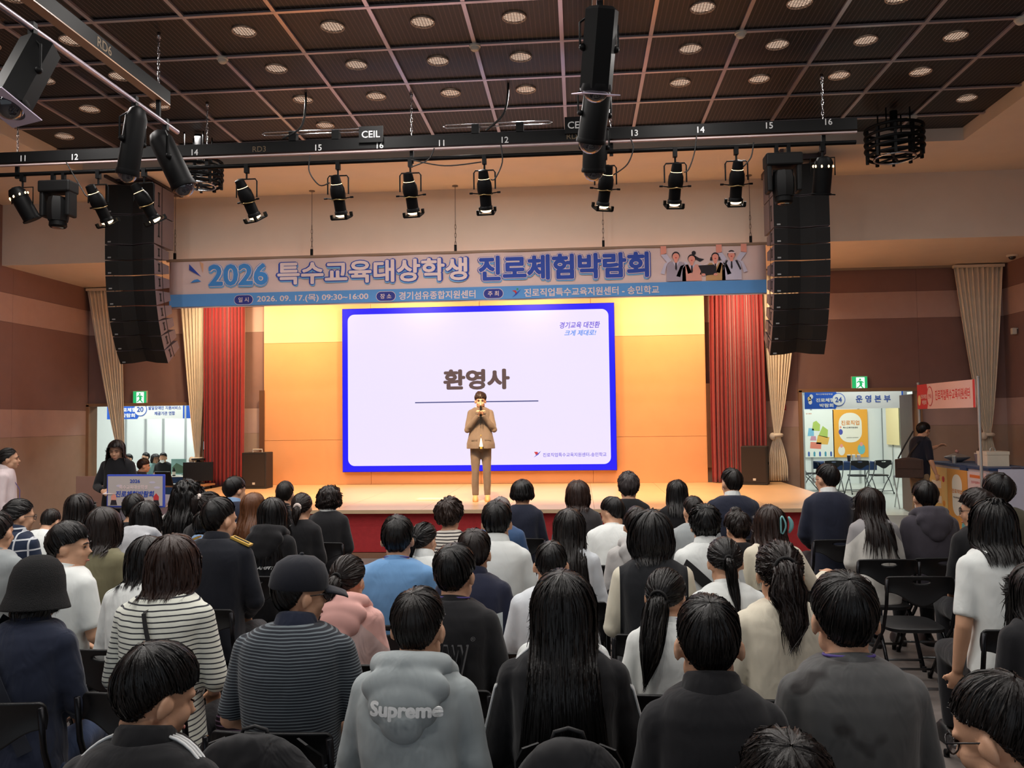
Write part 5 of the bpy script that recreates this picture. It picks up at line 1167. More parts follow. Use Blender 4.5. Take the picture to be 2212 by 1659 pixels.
# poster on the side wall
q0 = atX(1914, 900, XW-.06); q1 = atX(1941, 900, XW-.06); t = thing('poster', (XW-.06, (q0[1]+q1[1])/2, 1.75), pi/2, label='narrow yellow poster with coloured tags on the side wall of booth 24', cat='poster'); w = abs(q1[1]-q0[1])
MB().box((0,0,0), (w,.01,1.3)).build('sheet', mp_('yellowish', (242,226,170)), t)
for k, c in enumerate(((206,70,70),(236,160,60),(150,190,80),(66,110,190))): flat([ellp(w*.33,.5-.22*k,.09*w,.06,14)], t, (0,-.007,0), mp_('tag%d' % c[0], c), 'tag', .002); MB().box((-.08*w,-.007,.5-.22*k), (.6*w,.003,.14)).build('text_box', mp_('pale', (0,0,0)), t)
tb = thing('booth_table', (bx(1824,1000,21.6)[0], 21.6, 0), label='table with a navy cloth and folding legs in booth 24', cat='table'); MB().box((0,0,.73), (1.35,.62,.03)).build('table_top', m_navy, tb); MB().box((0,-.315,.64), (1.37,.012,.20)).build('table_cloth', m_navy, tb); MB().box((0,.315,.64), (1.37,.012,.20)).build('table_cloth', m_navy, tb)
for s in (-1, 1): MB().tube([(s*.6,-.25,.71),(s*.5,.0,.35),(s*.6,-.28,.0)], .016, 8).build('leg', m_alu, tb, True); MB().tube([(s*.6,.25,.71),(s*.5,.02,.35),(s*.6,.28,.0)], .016, 8).build('leg', m_alu, tb, True)
for k, (px, c, l) in enumerate(((1831,(60,50,46),'dark paper cup with white sleeve'),(1841,(232,232,226),'tall white paper cup'),(1852,(214,196,196),'clear plastic cup'))):
    t = thing('paper_cup', (bx(px,988,21.6)[0], 21.5, .747), label=l+' on the navy table of booth 24', cat='cup'); MB().lathe([(.034,0),(.046,.15)], 16).build('cup', mat('cupc%d' % k, c, rough=.4), t, True); MB().lathe([(.048,.15),(.046,.17),(.03,.175)], 16).build('lid', m_ivory, t, True)

# ------------------------------------------------------------------ information counter at the right
XCN = 6.02; cn = thing('information_counter', (XCN, 0, 0), label='long counter covered with posters beside the right doorway', cat='counter')
MB().box((.35,13.8,.53), (.66,2.05,1.06)).build('body', mat('counter_white', (206,206,214), rough=.5), cn); MB().box((.35,13.8,1.08), (.72,2.12,.04)).build('counter_cloth', m_navy, cn); MB().box((.0,13.55,1.02), (.03,.22,.16)).build('cloth_fold', m_navy, cn)
for k, (y0, y1, c, l) in enumerate(((14.82,14.14,(236,206,130),'a'),(14.12,13.42,(226,160,76),'b'),(13.40,12.80,(226,206,206),'c'))):
    f = thing('counter_poster', (XCN-.012, (y0+y1)/2, .53), -pi/2, label=('yellow', 'orange', 'pale pink')[k]+' poster on the front of the information counter', cat='poster'); w = y0-y1; MB().box((0,0,0), (w,.008,.98)).build('sheet', mp_('cp%d' % k, c), f)
    if k == 1: flat([rrect(0,.08,.5*w,.66,.16,8)], f, (0,-.006,0), mp_('cream', (0,0,0)), 'oval_field', .002); letters('진로직업', f, (0,-.010,.14), mp_('orangeink2', (0,0,0)), width=w*.5, height=.07, bold=.02, d=.001); letters('특수교육지원센터', f, (0,-.010,.04), mp_('inkdark', (0,0,0)), width=w*.36, height=.03, bold=.02, d=.001); flat([ellp(.2,-.4,.08,.07,12)], f, (0,-.006,0), mp_('f190', (110,190,196)), 'printed_figure', .002)
    if k == 0:
        for z, cc in ((.3,(206,70,70)),(-.1,(236,160,60))): flat([ellp(.22,z,.05,.05,14)], f, (0,-.006,0), mp_('tag%d' % cc[0], cc), 'tag', .002)
        for z in (.2,-.05,-.25): MB().box((-.05,-.006,z), (.36,.003,.12)).build('text_box', mp_('cream', (0,0,0)), f)
    if k == 2: MB().box((0,-.006,.42), (.44,.003,.045)).build('title_bar', mp_('orangeink', (0,0,0)), f); letters('진로직업특수교육', f, (0,-.006,.33), mp_('tag206', (0,0,0)), width=.36, height=.04, bold=.01, d=.001); letters('안내', f, (-.12,-.006,.08), mp_('tag206', (0,0,0)), width=.08, height=.04, bold=.01, d=.001); letters('교육', f, (-.12,-.006,-.12), mp_('tag206', (0,0,0)), width=.08, height=.04, bold=.01, d=.001)
wbd = thing('white_display_board', (6.62, 12.62, 0), label='blank white board standing at the end of the information counter', cat='board'); MB().box((0,0,.55), (1.05,.03,1.08)).build('board', mat('board_white', (206,208,226), rough=.5), wbd); MB().box((-.45,0,.03), (.05,.2,.06)).build('foot', m_alu, wbd); MB().box((.45,0,.03), (.05,.2,.06)).build('foot', m_alu, wbd)
for s in (-1,1): MB().ell((s*.47,-.02,1.03), (.012,.008,.012), 8, 6).build('rivet', m_blk2, wbd)
fr = thing('banner_stand', (XCN-.12, 0, 0), label='red and white information banner held by two metal poles over the counter', cat='banner'); 
for y in (12.72, 14.88): MB().tube([(0,y,0),(0,y,2.44)], .022, 12).build('pole', m_alu, fr, True); MB().ell((0,y,2.45), (.028,.028,.022), 12, 8).build('pole_cap', m_alu, fr, 'all'); MB().lathe([(.085,0),(.085,.015),(.03,.03)], 18, Matrix.Translation((0,y,0))).build('foot', m_alu, fr, True)
bs = thing('banner_print', (-.03, 13.80, 2.21), -pi/2); bs.parent = fr; W2 = 2.10
m_rd = mat('banner_red', (214,70,74), rough=.7, var=0); MB().box((0,0,0), (W2,.01,.42)).build('sheet', mat('banner_pink', (236,206,204), rough=.7, var=.01), fr, loc=(-.03,13.80,2.21), rot=(0,0,-pi/2))
def on_b(fn, *a, **k): o = fn(*a, **k); o.parent = fr; o.matrix_local = Matrix.Translation((-.03,13.80,2.21)) @ Matrix.Rotation(-pi/2, 4, 'Z') @ Matrix.Translation(o.location); return o
on_b(flat, [[(-W2/2,-.21),(-W2/2+.40,-.21),(-W2/2+.48,0),(-W2/2+.40,.21),(-W2/2,.21)]], None, (0,-.006,0), m_rd, 'red_field', .002); on_b(flat, [[(W2/2-.07,-.21),(W2/2,-.21),(W2/2,.21),(W2/2-.07,.21)]], None, (0,-.006,0), m_rd, 'red_edge', .002)
on_b(flat, [ellp(0,0,.115,.165,26)], None, (-W2/2+.52,-.008,0), m_rd, 'ring', .002); on_b(flat, [ellp(0,0,.10,.15,26)], None, (-W2/2+.52,-.010,0), MATS['banner_pink'], 'disc', .002)
on_b(letters, '안내', None, (-W2/2+.52,-.012,0), m_rd, width=.12, height=.085, bold=.01, d=.001); on_b(letters, '진로직업특수교육지원센터', None, (.28,-.006,.01), m_rd, width=1.22, height=.17, bold=.02, d=.002); on_b(letters, '진로체험', None, (-W2/2+.27,-.009,.0), m_tw, width=.24, height=.075, bold=.02, d=.001); on_b(letters, '박람회', None, (-W2/2+.29,-.009,-.10), m_tw, width=.17, height=.075, bold=.02, d=.001); on_b(flat, [ellp(0,0,.06,.09,14)], None, (-W2/2+.09,-.009,-.06), MATS['fig_150'], 'printed_figure', .001)
bpy.data.objects.remove(bs)
p = (XCN+.3, 14.45, 1.10); t = thing('serving_tray', p, label='silver covered tray on the information counter', cat='tray'); MB().lathe([(.06,0),(.19,.07),(.20,.09),(.17,.10),(.03,.15)], 24).build('dish', m_alu, t, True); MB().ell((0,0,.18), (.03,.03,.03), 12, 8).build('knob', mat('knob_pink', (206,150,140)), t, 'all')
t = thing('small_jar', (XCN+.12, 14.15, 1.10), label='small clear jar in front of the covered tray', cat='jar'); MB().lathe([(.03,0),(.034,.11)], 16).build('jar', m_alu, t, True); MB().lathe([(.036,.11),(.036,.125)], 16).build('lid', m_ivory, t, True)
t = thing('coffee_cup', (XCN+.4, 13.95, 1.10), label='takeaway cup with straw between the tray and the white box', cat='cup'); MB().lathe([(.035,0),(.05,.16)], 16).build('cup', mat('cup_grey', (150,130,136), rough=.3), t, True); MB().lathe([(.052,.16),(.05,.175)], 16).build('lid', m_ivory, t, True); MB().tube([(0,0,.17),(.03,0,.28)], .006, 6).build('straw', m_blk2, t)
t = thing('gift_box', (XCN+.35, 13.35, 1.10), label='white carton box with a loop handle on the counter', cat='box'); MB().box((0,0,.09), (.32,.32,.18)).build('box', mat('carton_white', (226,216,196), rough=.7), t); MB().box((0,0,.20), (.335,.335,.05)).build('lid', MATS['carton_white'], t); MB().torus((0,0,.24), .04, .010, 18, 8, M=Matrix.Rotation(pi/2,4,'X')).build('handle', m_alu, t, 'all')
t = thing('cardboard_box', (7.12, 13.0, 0), label='brown cardboard box behind the white board at the right edge', cat='box'); MB().box((0,0,1.26), (.5,.35,.24)).build('carton', mat('cardboard', (150,118,74), rough=.8), t); letters('COSMETICS', t, (0,-.177,1.31), mp_('inkbrown', (110,80,50)), width=.32, height=.05, bold=.01, d=.001); MB().box((0,0,.57), (.6,.4,1.13)).build('stand', MATS['counter_white'], t)
for k, (x, c, l) in enumerate(((6.35,(70,66,80),'dark'),(6.55,(226,226,226),'white'))): MB().box((x,12.64+.0,1.105), (.12,.05,.025)).build('marker_tray', mat('mk%d' % k, c), label=l+' small holder on top of the white board', cat='holder')
# ------------------------------------------------------------------ folding chairs
m_ch = mat('chair_plastic', (15,15,17), rough=.45, spec=.35, var=.06, scale=20, bump=.08, bscale=350); m_chf = mat('chair_frame', (34,34,37), rough=.25, metal=.8, var=.03); m_cht = mat('chair_cross', (120,122,124), rough=.3, metal=.9, var=.03)
def chair_meshes():
    nx, nz = 44, 22; vs = []; fs = []; idx = {}
    def P(s, u):
        x = s*.222; zb = .625-.045*cos(min(1, abs(s)*1.15)*pi)+(.0 if abs(s) < .86 else 0); zb = .70-.085*(.5+.5*cos(pi*min(1, abs(s)/.88)))
        zt = .822-.012*s*s-(.018*max(0, (abs(s)-.9)/.1)**2); z = zb+(zt-zb)*u
        return np.array([x, -.215-.05*(z-.62)+.045*s*s+.012*sin(u*pi), z])
    hc = np.array([0, .782]); ra, rb = .058, .0145
    for i in range(nx+1):
        for j in range(nz+1):
            p = P(-1+2*i/nx, j/nz); idx[i, j] = len(vs); vs.append(p)
    keep = []
    for i in range(nx):
        for j in range(nz):
            q = [idx[i,j], idx[i+1,j], idx[i+1,j+1], idx[i,j+1]]; c = sum(vs[k] for k in q)/4
            if ((c[0]-hc[0])/ra)**2+((c[2]-hc[1])/rb)**2 > 1: keep.append(tuple(q))
    cnt = {}
    for f in keep:
        for a, b in zip(f, f[1:]+f[:1]): cnt[tuple(sorted((a, b)))] = cnt.get(tuple(sorted((a, b))), 0)+1
    for (a, b), n in cnt.items():
        if n == 1:
            for k in (a, b):
                dx, dz = vs[k][0]-hc[0], vs[k][2]-hc[1]
                if abs(dx) < .09 and abs(dz) < .03:
                    l = sqrt((dx/ra)**2+(dz/rb)**2); vs[k] = np.array([hc[0]+dx/l, vs[k][1], hc[1]+dz/l])
    bk = MB().add(vs, keep).mesh('backrest', 'all')
    st = MB(); rs = []
    for z, e in ((.425,-.012),(.430,0),(.450,0),(.456,-.012)):
        rs.append([((.20+e)*np.sign(cos(t))*abs(cos(t))**.5, .03+(.20+e)*np.sign(sin(t))*abs(sin(t))**.5, z+.01*cos(2*t)*0) for t in np.linspace(0, 2*pi, 32, endpoint=False)])
    st.rings(rs); seat = st.mesh('seat', True)
    side = {}
    for s in (-1, 1):
        side[s] = MB().tube([(s*.222,-.222,.80),(s*.224,-.195,.62),(s*.224,-.12,.44),(s*.226,.10,.22),(s*.226,.26,.012)], .0125, 8).mesh('leg', 'all')
        side[s, 2] = MB().tube([(s*.205,.02,.44),(s*.212,-.10,.30),(s*.215,-.26,.012)], .0125, 8).mesh('leg', 'all')
    rod = MB().tube([(-.225,.22,.075),(.225,.22,.075)], .009, 8).mesh('crossbar', 'all'); rod2 = MB().tube([(-.213,-.225,.075),(.213,-.225,.075)], .009, 8).mesh('crossbar', 'all')
    cap = MB().lathe([(.016,0),(.017,.03),(.013,.04)], 10).mesh('foot_cap', True)
    return bk, seat, side, rod, rod2, cap
CH = chair_meshes()
def chair(x, y, rz, label, group='audience folding chairs'):
    t = thing('folding_chair', (x, y, 0), rz, label=label, cat='chair', group=group); bk, seat, side, rod, rod2, cap = CH
    b = link('backrest', bk, m_ch, t); sd = b.modifiers.new('s', 'SOLIDIFY'); sd.thickness = .012; link('seat', seat, m_ch, t)
    for s in (-1, 1):
        l = link('leg', side[s], m_chf, t); link('foot_cap', cap, m_ch, l, loc=(s*.226,.262,0)); l = link('leg', side[s, 2], m_chf, t); link('foot_cap', cap, m_ch, l, loc=(s*.215,-.262,0))
    link('crossbar', rod, m_cht, t); link('crossbar', rod2, m_cht, t); return t

# ------------------------------------------------------------------ audience
C = cloth
tops = dict(
 grey=lambda: C('c_grey', (150,156,158)), plaid=lambda: C('c_plaid', (34,44,66), 'plaid', (196,200,206), freq=13, duty=.14), white=lambda: C('c_white', (226,230,228)), white2=lambda: C('c_white2', (214,220,226)),
 olive=lambda: C('c_olive', (122,118,92)), hood_lt=lambda: C('c_hoodlt', (186,188,192)), navyj=lambda: C('c_navyj', (36,42,60), folds=.4), stripe=lambda: C('c_stripe', (226,228,216), 'stripe', (52,54,60), freq=47, duty=.26),
 black=lambda: C('c_black', (24,24,27)), black2=lambda: C('c_black2', (30,30,33)), uniform=lambda: C('c_uniform', (22,25,34)), navy=lambda: C('c_navy', (34,38,54)), suitgrey=lambda: C('c_suitgrey', (62,60,62)), blue=lambda: C('c_blue', (112,158,206)), ltblue=lambda: C('c_ltblue', (136,168,206)),
 polo=lambda: C('c_polo', (38,42,50), 'stripe', (108,118,124), freq=92, duty=.36), pink=lambda: C('c_pink', (208,180,176), 'raglan', (226,176,168), folds=.45), hoodgrey=lambda: C('c_hoodgrey', (160,168,170), weave=1400, fine=.3), block=lambda: C('c_block', (34,38,58), 'block', (206,214,214)), stripe2=lambda: C('c_stripe2', (214,208,198), 'stripe', (60,56,58), freq=42, duty=.4),
 denim=lambda: C('c_denim', (60,86,124)), varsity=lambda: C('c_varsity', (28,30,34), 'sleeve', (220,214,194), thr=.175), cream=lambda: C('c_cream', (224,216,196)), raglan=lambda: C('c_raglan', (208,206,200), 'raglan', (146,144,146)), hooddk=lambda: C('c_hooddk', (64,60,68)), olive2=lambda: C('c_olive2', (76,72,58)), dkgrey=lambda: C('c_dkgrey', (92,92,92), 'wet', (58,56,56), folds=.3), ltgrey=lambda: C('c_ltgrey', (190,188,186)), rose=lambda: C('c_rose', (196,160,172)))
jeans = lambda: C('t_jeans', (52,66,96)); tblack = lambda: C('trousers_black', (26,26,30)); tkhaki = lambda: C('t_khaki', (142,124,98))
#   id: (px, py, D, label, hair, colour, top, dict)
f = dict
AUD = [
 (1, (-2,1103), 5.3, 'person in a grey t-shirt cut off by the left picture edge', 'short', 'soft', 'grey', f(sleeve=.8)),
 (2, (45,1075), 6.2, 'person with glasses in a navy and white plaid shirt', 'pony', 'black', 'plaid', f(fig=f(female=True, hyaw=-38), hkw=f(bun=((0,-.095,-.03),.05)), gl=True, collar='shirt')),
 (3, (118,1101), 7.6, 'person in a white top bending forward beside the plaid shirt', 'short', 'soft', 'white', f(fig=f(lean=22, hpitch=25))),
 (4, (172,1065), 6.7, 'person with long dark hair seated in front of the side table', 'long', 'soft', 'black2', f(fig=f(female=True))),
 (5, (225,1093), 5.3, 'person with dark brown bob hair in an olive shirt', 'shoulder', 'dkbrown', 'olive', f(fig=f(female=True), hkw=f(volk=1.1, lenk=.75))),
 (7, (152,1125), 4.6, 'person in a plain white t-shirt turning the head right', 'fluff', 'black', 'white', f(fig=f(hyaw=-62, hpitch=2), sleeve=.85, face=True, g=.02, hn=700, rz=-12)),
 (8, (318,1080), 6.2, 'person with long dark hair in a light grey hoodie', 'shoulder', 'black', 'hood_lt', f(fig=f(female=True, lean=12), hood=1)),
 (9, (292,1065), 6.9, 'person in black with dark hair in front of the lectern sign', 'short', 'black', 'black', f()),
 (10, (85,1215), 3.6, 'person in a black bucket hat and navy pintucked jacket', 'shoulder', 'black', 'navyj', f(fig=f(female=True, wide=1.12, lean=6), hn=300, voxel=.011, hkw=f(lenk=.5, volk=.35), collar='shirt', bottom=jeans, wr=.006, rz=4)),
 (11, (375,1152), 3.7, 'person with reddish brown hair in a black and white striped top with crossbody strap', 'shoulder', 'brown', 'stripe', f(fig=f(female=True, wide=1.14), sleeve=1.1, hn=900, voxel=.011, hkw=f(volk=1.1, lenk=.6))),
 (12, (322,1155), 4.4, 'person with dark hair and a white sleeve partly hidden by the striped top', 'shoulder', 'black', 'white', f(fig=f(female=True, lean=10), hn=500, hkw=f(lenk=.65))),
 (13, (405,1036), 7.4, 'person with very long wavy black hair seen from behind', 'curlylong', 'black', 'ltgrey', f(fig=f(female=True))),
 (14, (455,1060), 6.9, 'person in black with brown hair tied in a white scrunchie', 'pony', 'dkbrown', 'black', f(fig=f(female=True, hyaw=-45), hkw=f(tail=f(L=.14, tilt=60, tcol='white', tie=2.))) ),
 (15, (446,1100), 6.1, 'person in a light blue shirt mostly hidden behind the uniform', 'short', 'black', 'ltblue', f(fig=f(lean=14), collar='shirt')),
 (16, (478,1072), 5.2, 'person in a dark uniform with gold shoulder boards', 'short', 'black', 'uniform', f(fig=f(hyaw=-30, wide=1.08), hn=700, collar='suit', voxel=.012)),
 (17, (510,1028), 8.1, 'person in a navy suit with a pale blue collar', 'fluff', 'black', 'navy', f(fig=f(hyaw=-35), collar='thin', cm='ltblue')),
 (18, (548,1063), 7.3, 'person with long orange brown hair in a light grey top', 'long', 'orange', 'ltgrey', f(fig=f(female=True, hyaw=-15))),
 (19, (590,1073), 6.2, 'person with long black hair in a black hoodie with small white print', 'long', 'black', 'black', f(fig=f(female=True), hood=1, hkw=f(lenk=.75), hn=600)),
 (20, (617,1038), 8.1, 'person in dark clothes with short black hair near the stage speaker', 'short', 'soft', 'black2', f()),
 (21, (653,1062), 7.1, 'person in a black jacket with hair in a white scrunchie', 'pony', 'dkbrown', 'black', f(fig=f(female=True), hkw=f(tail=f(L=.12, tilt=100, tcol='white', tie=2.2)))),
 (22, (712,1049), 7.8, 'person with a curly bob in a black suit with a white collar', 'bob', 'dkbrown', 'black2', f(fig=f(female=True, wide=1.1), hkw=f(curl=.014, lenk=.7), collar='shirt', cm='white')),
 (23, (650,1226), 3.25, 'person in a black cap and dark striped polo shirt', 'crop', 'black', 'polo', f(fig=f(hyaw=-48, wide=1.16, hpitch=4), sleeve=.95, face=True, gl=True, collar='shirt', cm='navyj', voxel=.010, hn=900, k=1.0)),
 (24, (755,1195), 4.1, 'person in a pink and beige hooded jacket with a ponytail', 'pony', 'dkbrown', 'pink', f(fig=f(female=True, hyaw=-15, wide=1.1, lean=10), hood='rosehood', hkw=f(tail=f(L=.24, tilt=95, dx=-.07, r=.034)), hn=700, voxel=.011)),
 (25, (860,1112), 4.75, 'person in a plain sky blue t-shirt', 'fluff', 'black', 'blue', f(sleeve=.9, hn=800, lan=1, voxel=.012, g=.02, fig=f(wide=1.05))),
 (26, (918,1125), 5.5, 'person in a white shirt with a low black ponytail beside the blue t-shirt', 'pony', 'black', 'white', f(fig=f(female=True, hyaw=-25), collar='shirt', hkw=f(tail=f(L=.2, tilt=95, dx=-.06)))),
 (27, (972,1079), 6.4, 'person with permed brown hair in a striped top', 'perm', 'perm', 'stripe2', f(fig=f(female=True, hyaw=-12))),
 (28, (910,1265), 2.8, 'person in a grey hoodie with large white lettering', 'short', 'soft', 'hoodgrey', f(fig=f(lean=8, hpitch=8, hyaw=-8, wide=1.0), hood=1, hn=2800, voxel=.009, wr=.006, rz=-4, collar='crew', cm='navyj', hkw=f(wid=.0036))),
 (29, (985,1172), 3.7, 'person in a black t-shirt with outlined lettering', 'fluff', 'black', 'black2', f(sleeve=1.1, lan=1, hn=1100, voxel=.011, fig=f(hyaw=-10), rz=-6, hkw=f(wid=.006))),
 (30, (1025,1141), 4.5, 'person in a navy top with a white block across the back', 'fluff', 'dkbrown', 'block', f(hn=700, collar='suit', fig=f(lean=8))),
 (31, (1073,1080), 5.2, 'person in a white polo shirt with short black hair', 'fluff', 'black', 'white', f(sleeve=.9, collar='shirt', hn=700)),
 (32, (1082,1072), 6.8, 'person with silver hair in a denim blue shirt', 'short', 'grey', 'denim', f(collar='shirt')),
 (33, (1128,1035), 7.9, 'person with a short black bob in a navy jacket in the front row', 'bob', 'black', 'navy', f(fig=f(female=True, wide=1.08), hkw=f(lenk=.55))),
 (34, (1190,1163), 4.2, 'person with cropped hair in a loose white shirt', 'crop', 'black', 'white2', f(fig=f(hpitch=14), hn=900)),
 (35, (1230,1097), 5.3, 'person with long straight brown black hair in a white blouse', 'long', 'soft', 'white2', f(fig=f(female=True, lean=8), hn=800)),
 (36, (1248,1037), 7.6, 'person with a smooth brown bob in a dark grey suit', 'bob', 'brown', 'suitgrey', f(fig=f(female=True, wide=1.1))),
 (37, (1313,1073), 6.6, 'person in a crumpled white shirt turning the head to the left', 'short', 'black', 'white', f(fig=f(hyaw=55, lean=16, hpitch=14))),
 (38, (1357,1021), 7.9, 'person with grey swept up hair in a black jacket', 'curly', 'saltgrey', 'black', f(fig=f(female=True), hkw=f(bun=((0,-.03,.115),.045)))),
 (39, (1375,1094), 5.6, 'person in a grey top half hidden behind the varsity jacket', 'fluff', 'dkbrown', 'ltgrey', f(hood=1)),
 (40, (1405,1102), 4.5, 'person with a black bob in a black varsity jacket with cream sleeves', 'bob', 'black', 'varsity', f(fig=f(female=True, wide=1.1), hn=900, collar='suit', voxel=.012, hkw=f(volk=1.15, lenk=.9))),
 (41, (1462,1035), 7.9, 'person with dark hair covering the shoulders in black in the front row', 'shoulder', 'black', 'black', f(fig=f(female=True))),
 (42, (1495,1069), 6.7, 'person in a grey top resting the chin on a hand with a watch', 'crop', 'soft', 'grey', f(arms=('chin','lap'), fig=f(hyaw=18, lean=12), sleeve=.9, hkw=f(volk=1.6))),
 (43, (1521,1091), 5.4, 'person with thick curly hair in a white shirt with a wide black strap', 'curly', 'black', 'white', f(collar='shirt', hn=800, gl=True)),
 (44, (1578,1010), 7.7, 'person in a navy suit with a white collar left of the aisle', 'short', 'soft', 'navy', f(collar='thin', cm='white', fig=f(hyaw=20, wide=1.1))),
 (45, (1587,1105), 6.0, 'person in black with a messy top bun', 'curly', 'dkbrown', 'black', f(fig=f(female=True, hpitch=12, hyaw=20), hkw=f(bun=((0,-.02,.135),.045)))),
 (46, (1662,1089), 5.5, 'person in a cream blouse with a teal hair clip', 'long', 'brown', 'cream', f(fig=f(female=True), hkw=f(lenk=.75), hn=700, arms=('lap', [(.28,.08,.80),(.40,.24,.86)]))),
 (47, (1562,1157), 4.25, 'person in a white top with a thin braided ponytail', 'pony', 'black', 'white', f(fig=f(female=True, lean=10, hpitch=14), gl=True, hn=700, hkw=f(tail=f(L=.22, tilt=100, r=.020, dx=.02)))),
 (48, (1680,1164), 3.5, 'person in a cream jacket with a thick wavy dark brown ponytail', 'pony', 'dkbrown', 'cream', f(fig=f(female=True, wide=1.06, lean=4), hn=1300, voxel=.010, hkw=f(tail=f(L=.24, tilt=88, r=.056, out=.05, wave=.16), curl=.010, wid=.006))),
 (49, (1783,1000), 7.6, 'person in a dark navy suit with glasses, rightmost in the front row', 'short', 'black', 'navy', f(collar='thin', cm='white', gl=True, fig=f(hyaw=30, wide=1.0))),
 (50, (1876,1052), 6.6, 'person with a loose low ponytail in a grey and white raglan top', 'long', 'dkbrown', 'raglan', f(fig=f(female=True, lean=8, hyaw=15), bottom=jeans, hkw=f(lenk=.8))),
 (51, (1996,1037), 6.6, 'person in a dark purple grey hooded jacket', 'fluff', 'black', 'hooddk', f(hood=1, fig=f(wide=1.0), hn=500)),
 (52, (2140,1075), 4.5, 'person with half tied black hair in a white t-shirt', 'shoulder', 'black', 'white', f(fig=f(female=True, wide=1.1), sleeve=.85, hn=900, voxel=.012, arms=('down','lap'), hkw=f(bun=((0,-.05,.105),.036), lenk=.85))),
 (53, (2105,1058), 5.75, 'person with glasses turning left in a black top at the right', 'curly', 'dkbrown', 'black', f(fig=f(female=True, hyaw=58), gl=True, face=True, hkw=f(curl=.006))),
 (54, (2150,1026), 6.6, 'person with full black hair in a dark olive top at the right edge', 'fluff', 'black', 'olive2', f(fig=f(wide=1.1, hyaw=20), hkw=f(volk=1.9), sleeve=.95)),
 (55, (1818,1232), 2.55, 'person in a plain dark grey long sleeved top with damp patches', 'fluff', 'black', 'dkgrey', f(fig=f(wide=.98, lean=3), lan=1, hn=3400, voxel=.009, wr=.005, hkw=f(wid=.0034))),
 (56, (1525,1280), 2.4, 'person in a black collared shirt with a visible hair whorl', 'short', 'black', 'black2', f(fig=f(wide=.90, lean=3, hpitch=10), collar='shirt', hn=3400, voxel=.009, hkw=f(wid=.0034))),
 (57, (1215,1232), 2.85, 'person with very long black hair in a black track jacket with white stripes', 'long', 'black', 'black', f(fig=f(female=True, wide=1.18, lean=3), hn=2000, voxel=.009, hkw=f(wid=.005, volk=1.25))),
 (58, (1215,1252), 3.5, 'person in a white t-shirt hidden behind the very long black hair', 'short', 'black', 'white', f(sleeve=.9, voxel=.011)),
 (59, (1440,1222), 3.6, 'person in a white top with a sleek low black ponytail', 'pony', 'black', 'white', f(fig=f(female=True, hyaw=-22, hpitch=10, lean=6), gl=True, hn=1100, voxel=.011, lan=1, hkw=f(tail=f(L=.30, tilt=108, r=.048, dx=-.06), wid=.006))),
 (60, (370,1385), 2.2, 'person in a black track jacket with white stripes looking down to the right', 'fluff', 'black', 'black', f(fig=f(hyaw=-42, hpitch=16, lean=8), face='lid', hn=3600, voxel=.008, collar='shirt', wr=.004, hkw=f(wid=.0032))),
 (61, (2112,1448), 1.85, 'person with black framed glasses in the bottom right corner', 'short', 'soft', 'black2', f(fig=f(hyaw=42, hpitch=20), gl=True, face=True, hn=3800, voxel=.008, hkw=f(wid=.003))),
 (62, (1690,1580), 1.75, 'person with tousled wavy dark hair at the bottom edge', 'curly', 'soft', 'black', f(hn=3600, voxel=.009, fig=f(hpitch=10), hkw=f(wid=.003, curl=.008))),
 (63, (2232,1215), 3.6, 'person with long black hair cut off by the right picture edge', 'long', 'black', 'black2', f(fig=f(female=True), hn=700)),
 (64, (-75,1165), 4.3, 'person in black cut off by the left picture edge near the bucket hat', 'short', 'black', 'black2', f()),
]
FIGS = {}
m_lan = mat('lanyard_purple', (92,76,150), rough=.7)
for (i, px, D, label, hair, hcol, tp, o) in AUD:
    o = dict(o); lan = o.pop('lan', None); cm = o.pop('cm', None); bt = o.pop('bottom', None); hd = o.get('hood'); tm = tops[tp]()
    if hd: o['hood'] = mat('hood_rose', (226,172,164), rough=.85) if hd == 'rosehood' else tm
    rz = radians(o.pop('rz', 0)-(0))
    fg_ = dict(o.pop('fig', {})); fg_.setdefault('lean', 5); o.setdefault('hn', 380)
    if o.get('voxel') is None: o['voxel'] = .014 if D < 5.6 else .017
    hk = dict(o.pop('hkw', {})); hk.setdefault('wid', .008 if D > 4 else .007)
    k = o.pop('k', None)
    if 'collar' not in o and tp in ('white', 'blue', 'dkgrey', 'grey', 'black2', 'hoodgrey', 'stripe'): o['collar'] = 'crew'
    r = person('person', px, D, label, 'seated audience', rz, fg_, hair, hcol, hkw=hk, top=tm, lanyard=m_lan if lan else None, seed=i, collar_m=tops[cm]() if cm else None, bottom=bt() if bt else None, k=k, **o)
    FIGS[i] = (r, CUR['fig'], CUR['top'], CUR['k'])
    P = r.location; nm = label.replace('person', 'the person', 1).split(' cut off')[0]
    w = nm.split()
    chair(P.x, P.y-.02, rz, 'black folding chair under '+' '.join(w[:11]))
for (x, y, l) in ((2.27, 6.0, 'empty black folding chair with silver crossbar left of the white t-shirt'),):
    chair(x, y, 0, l)
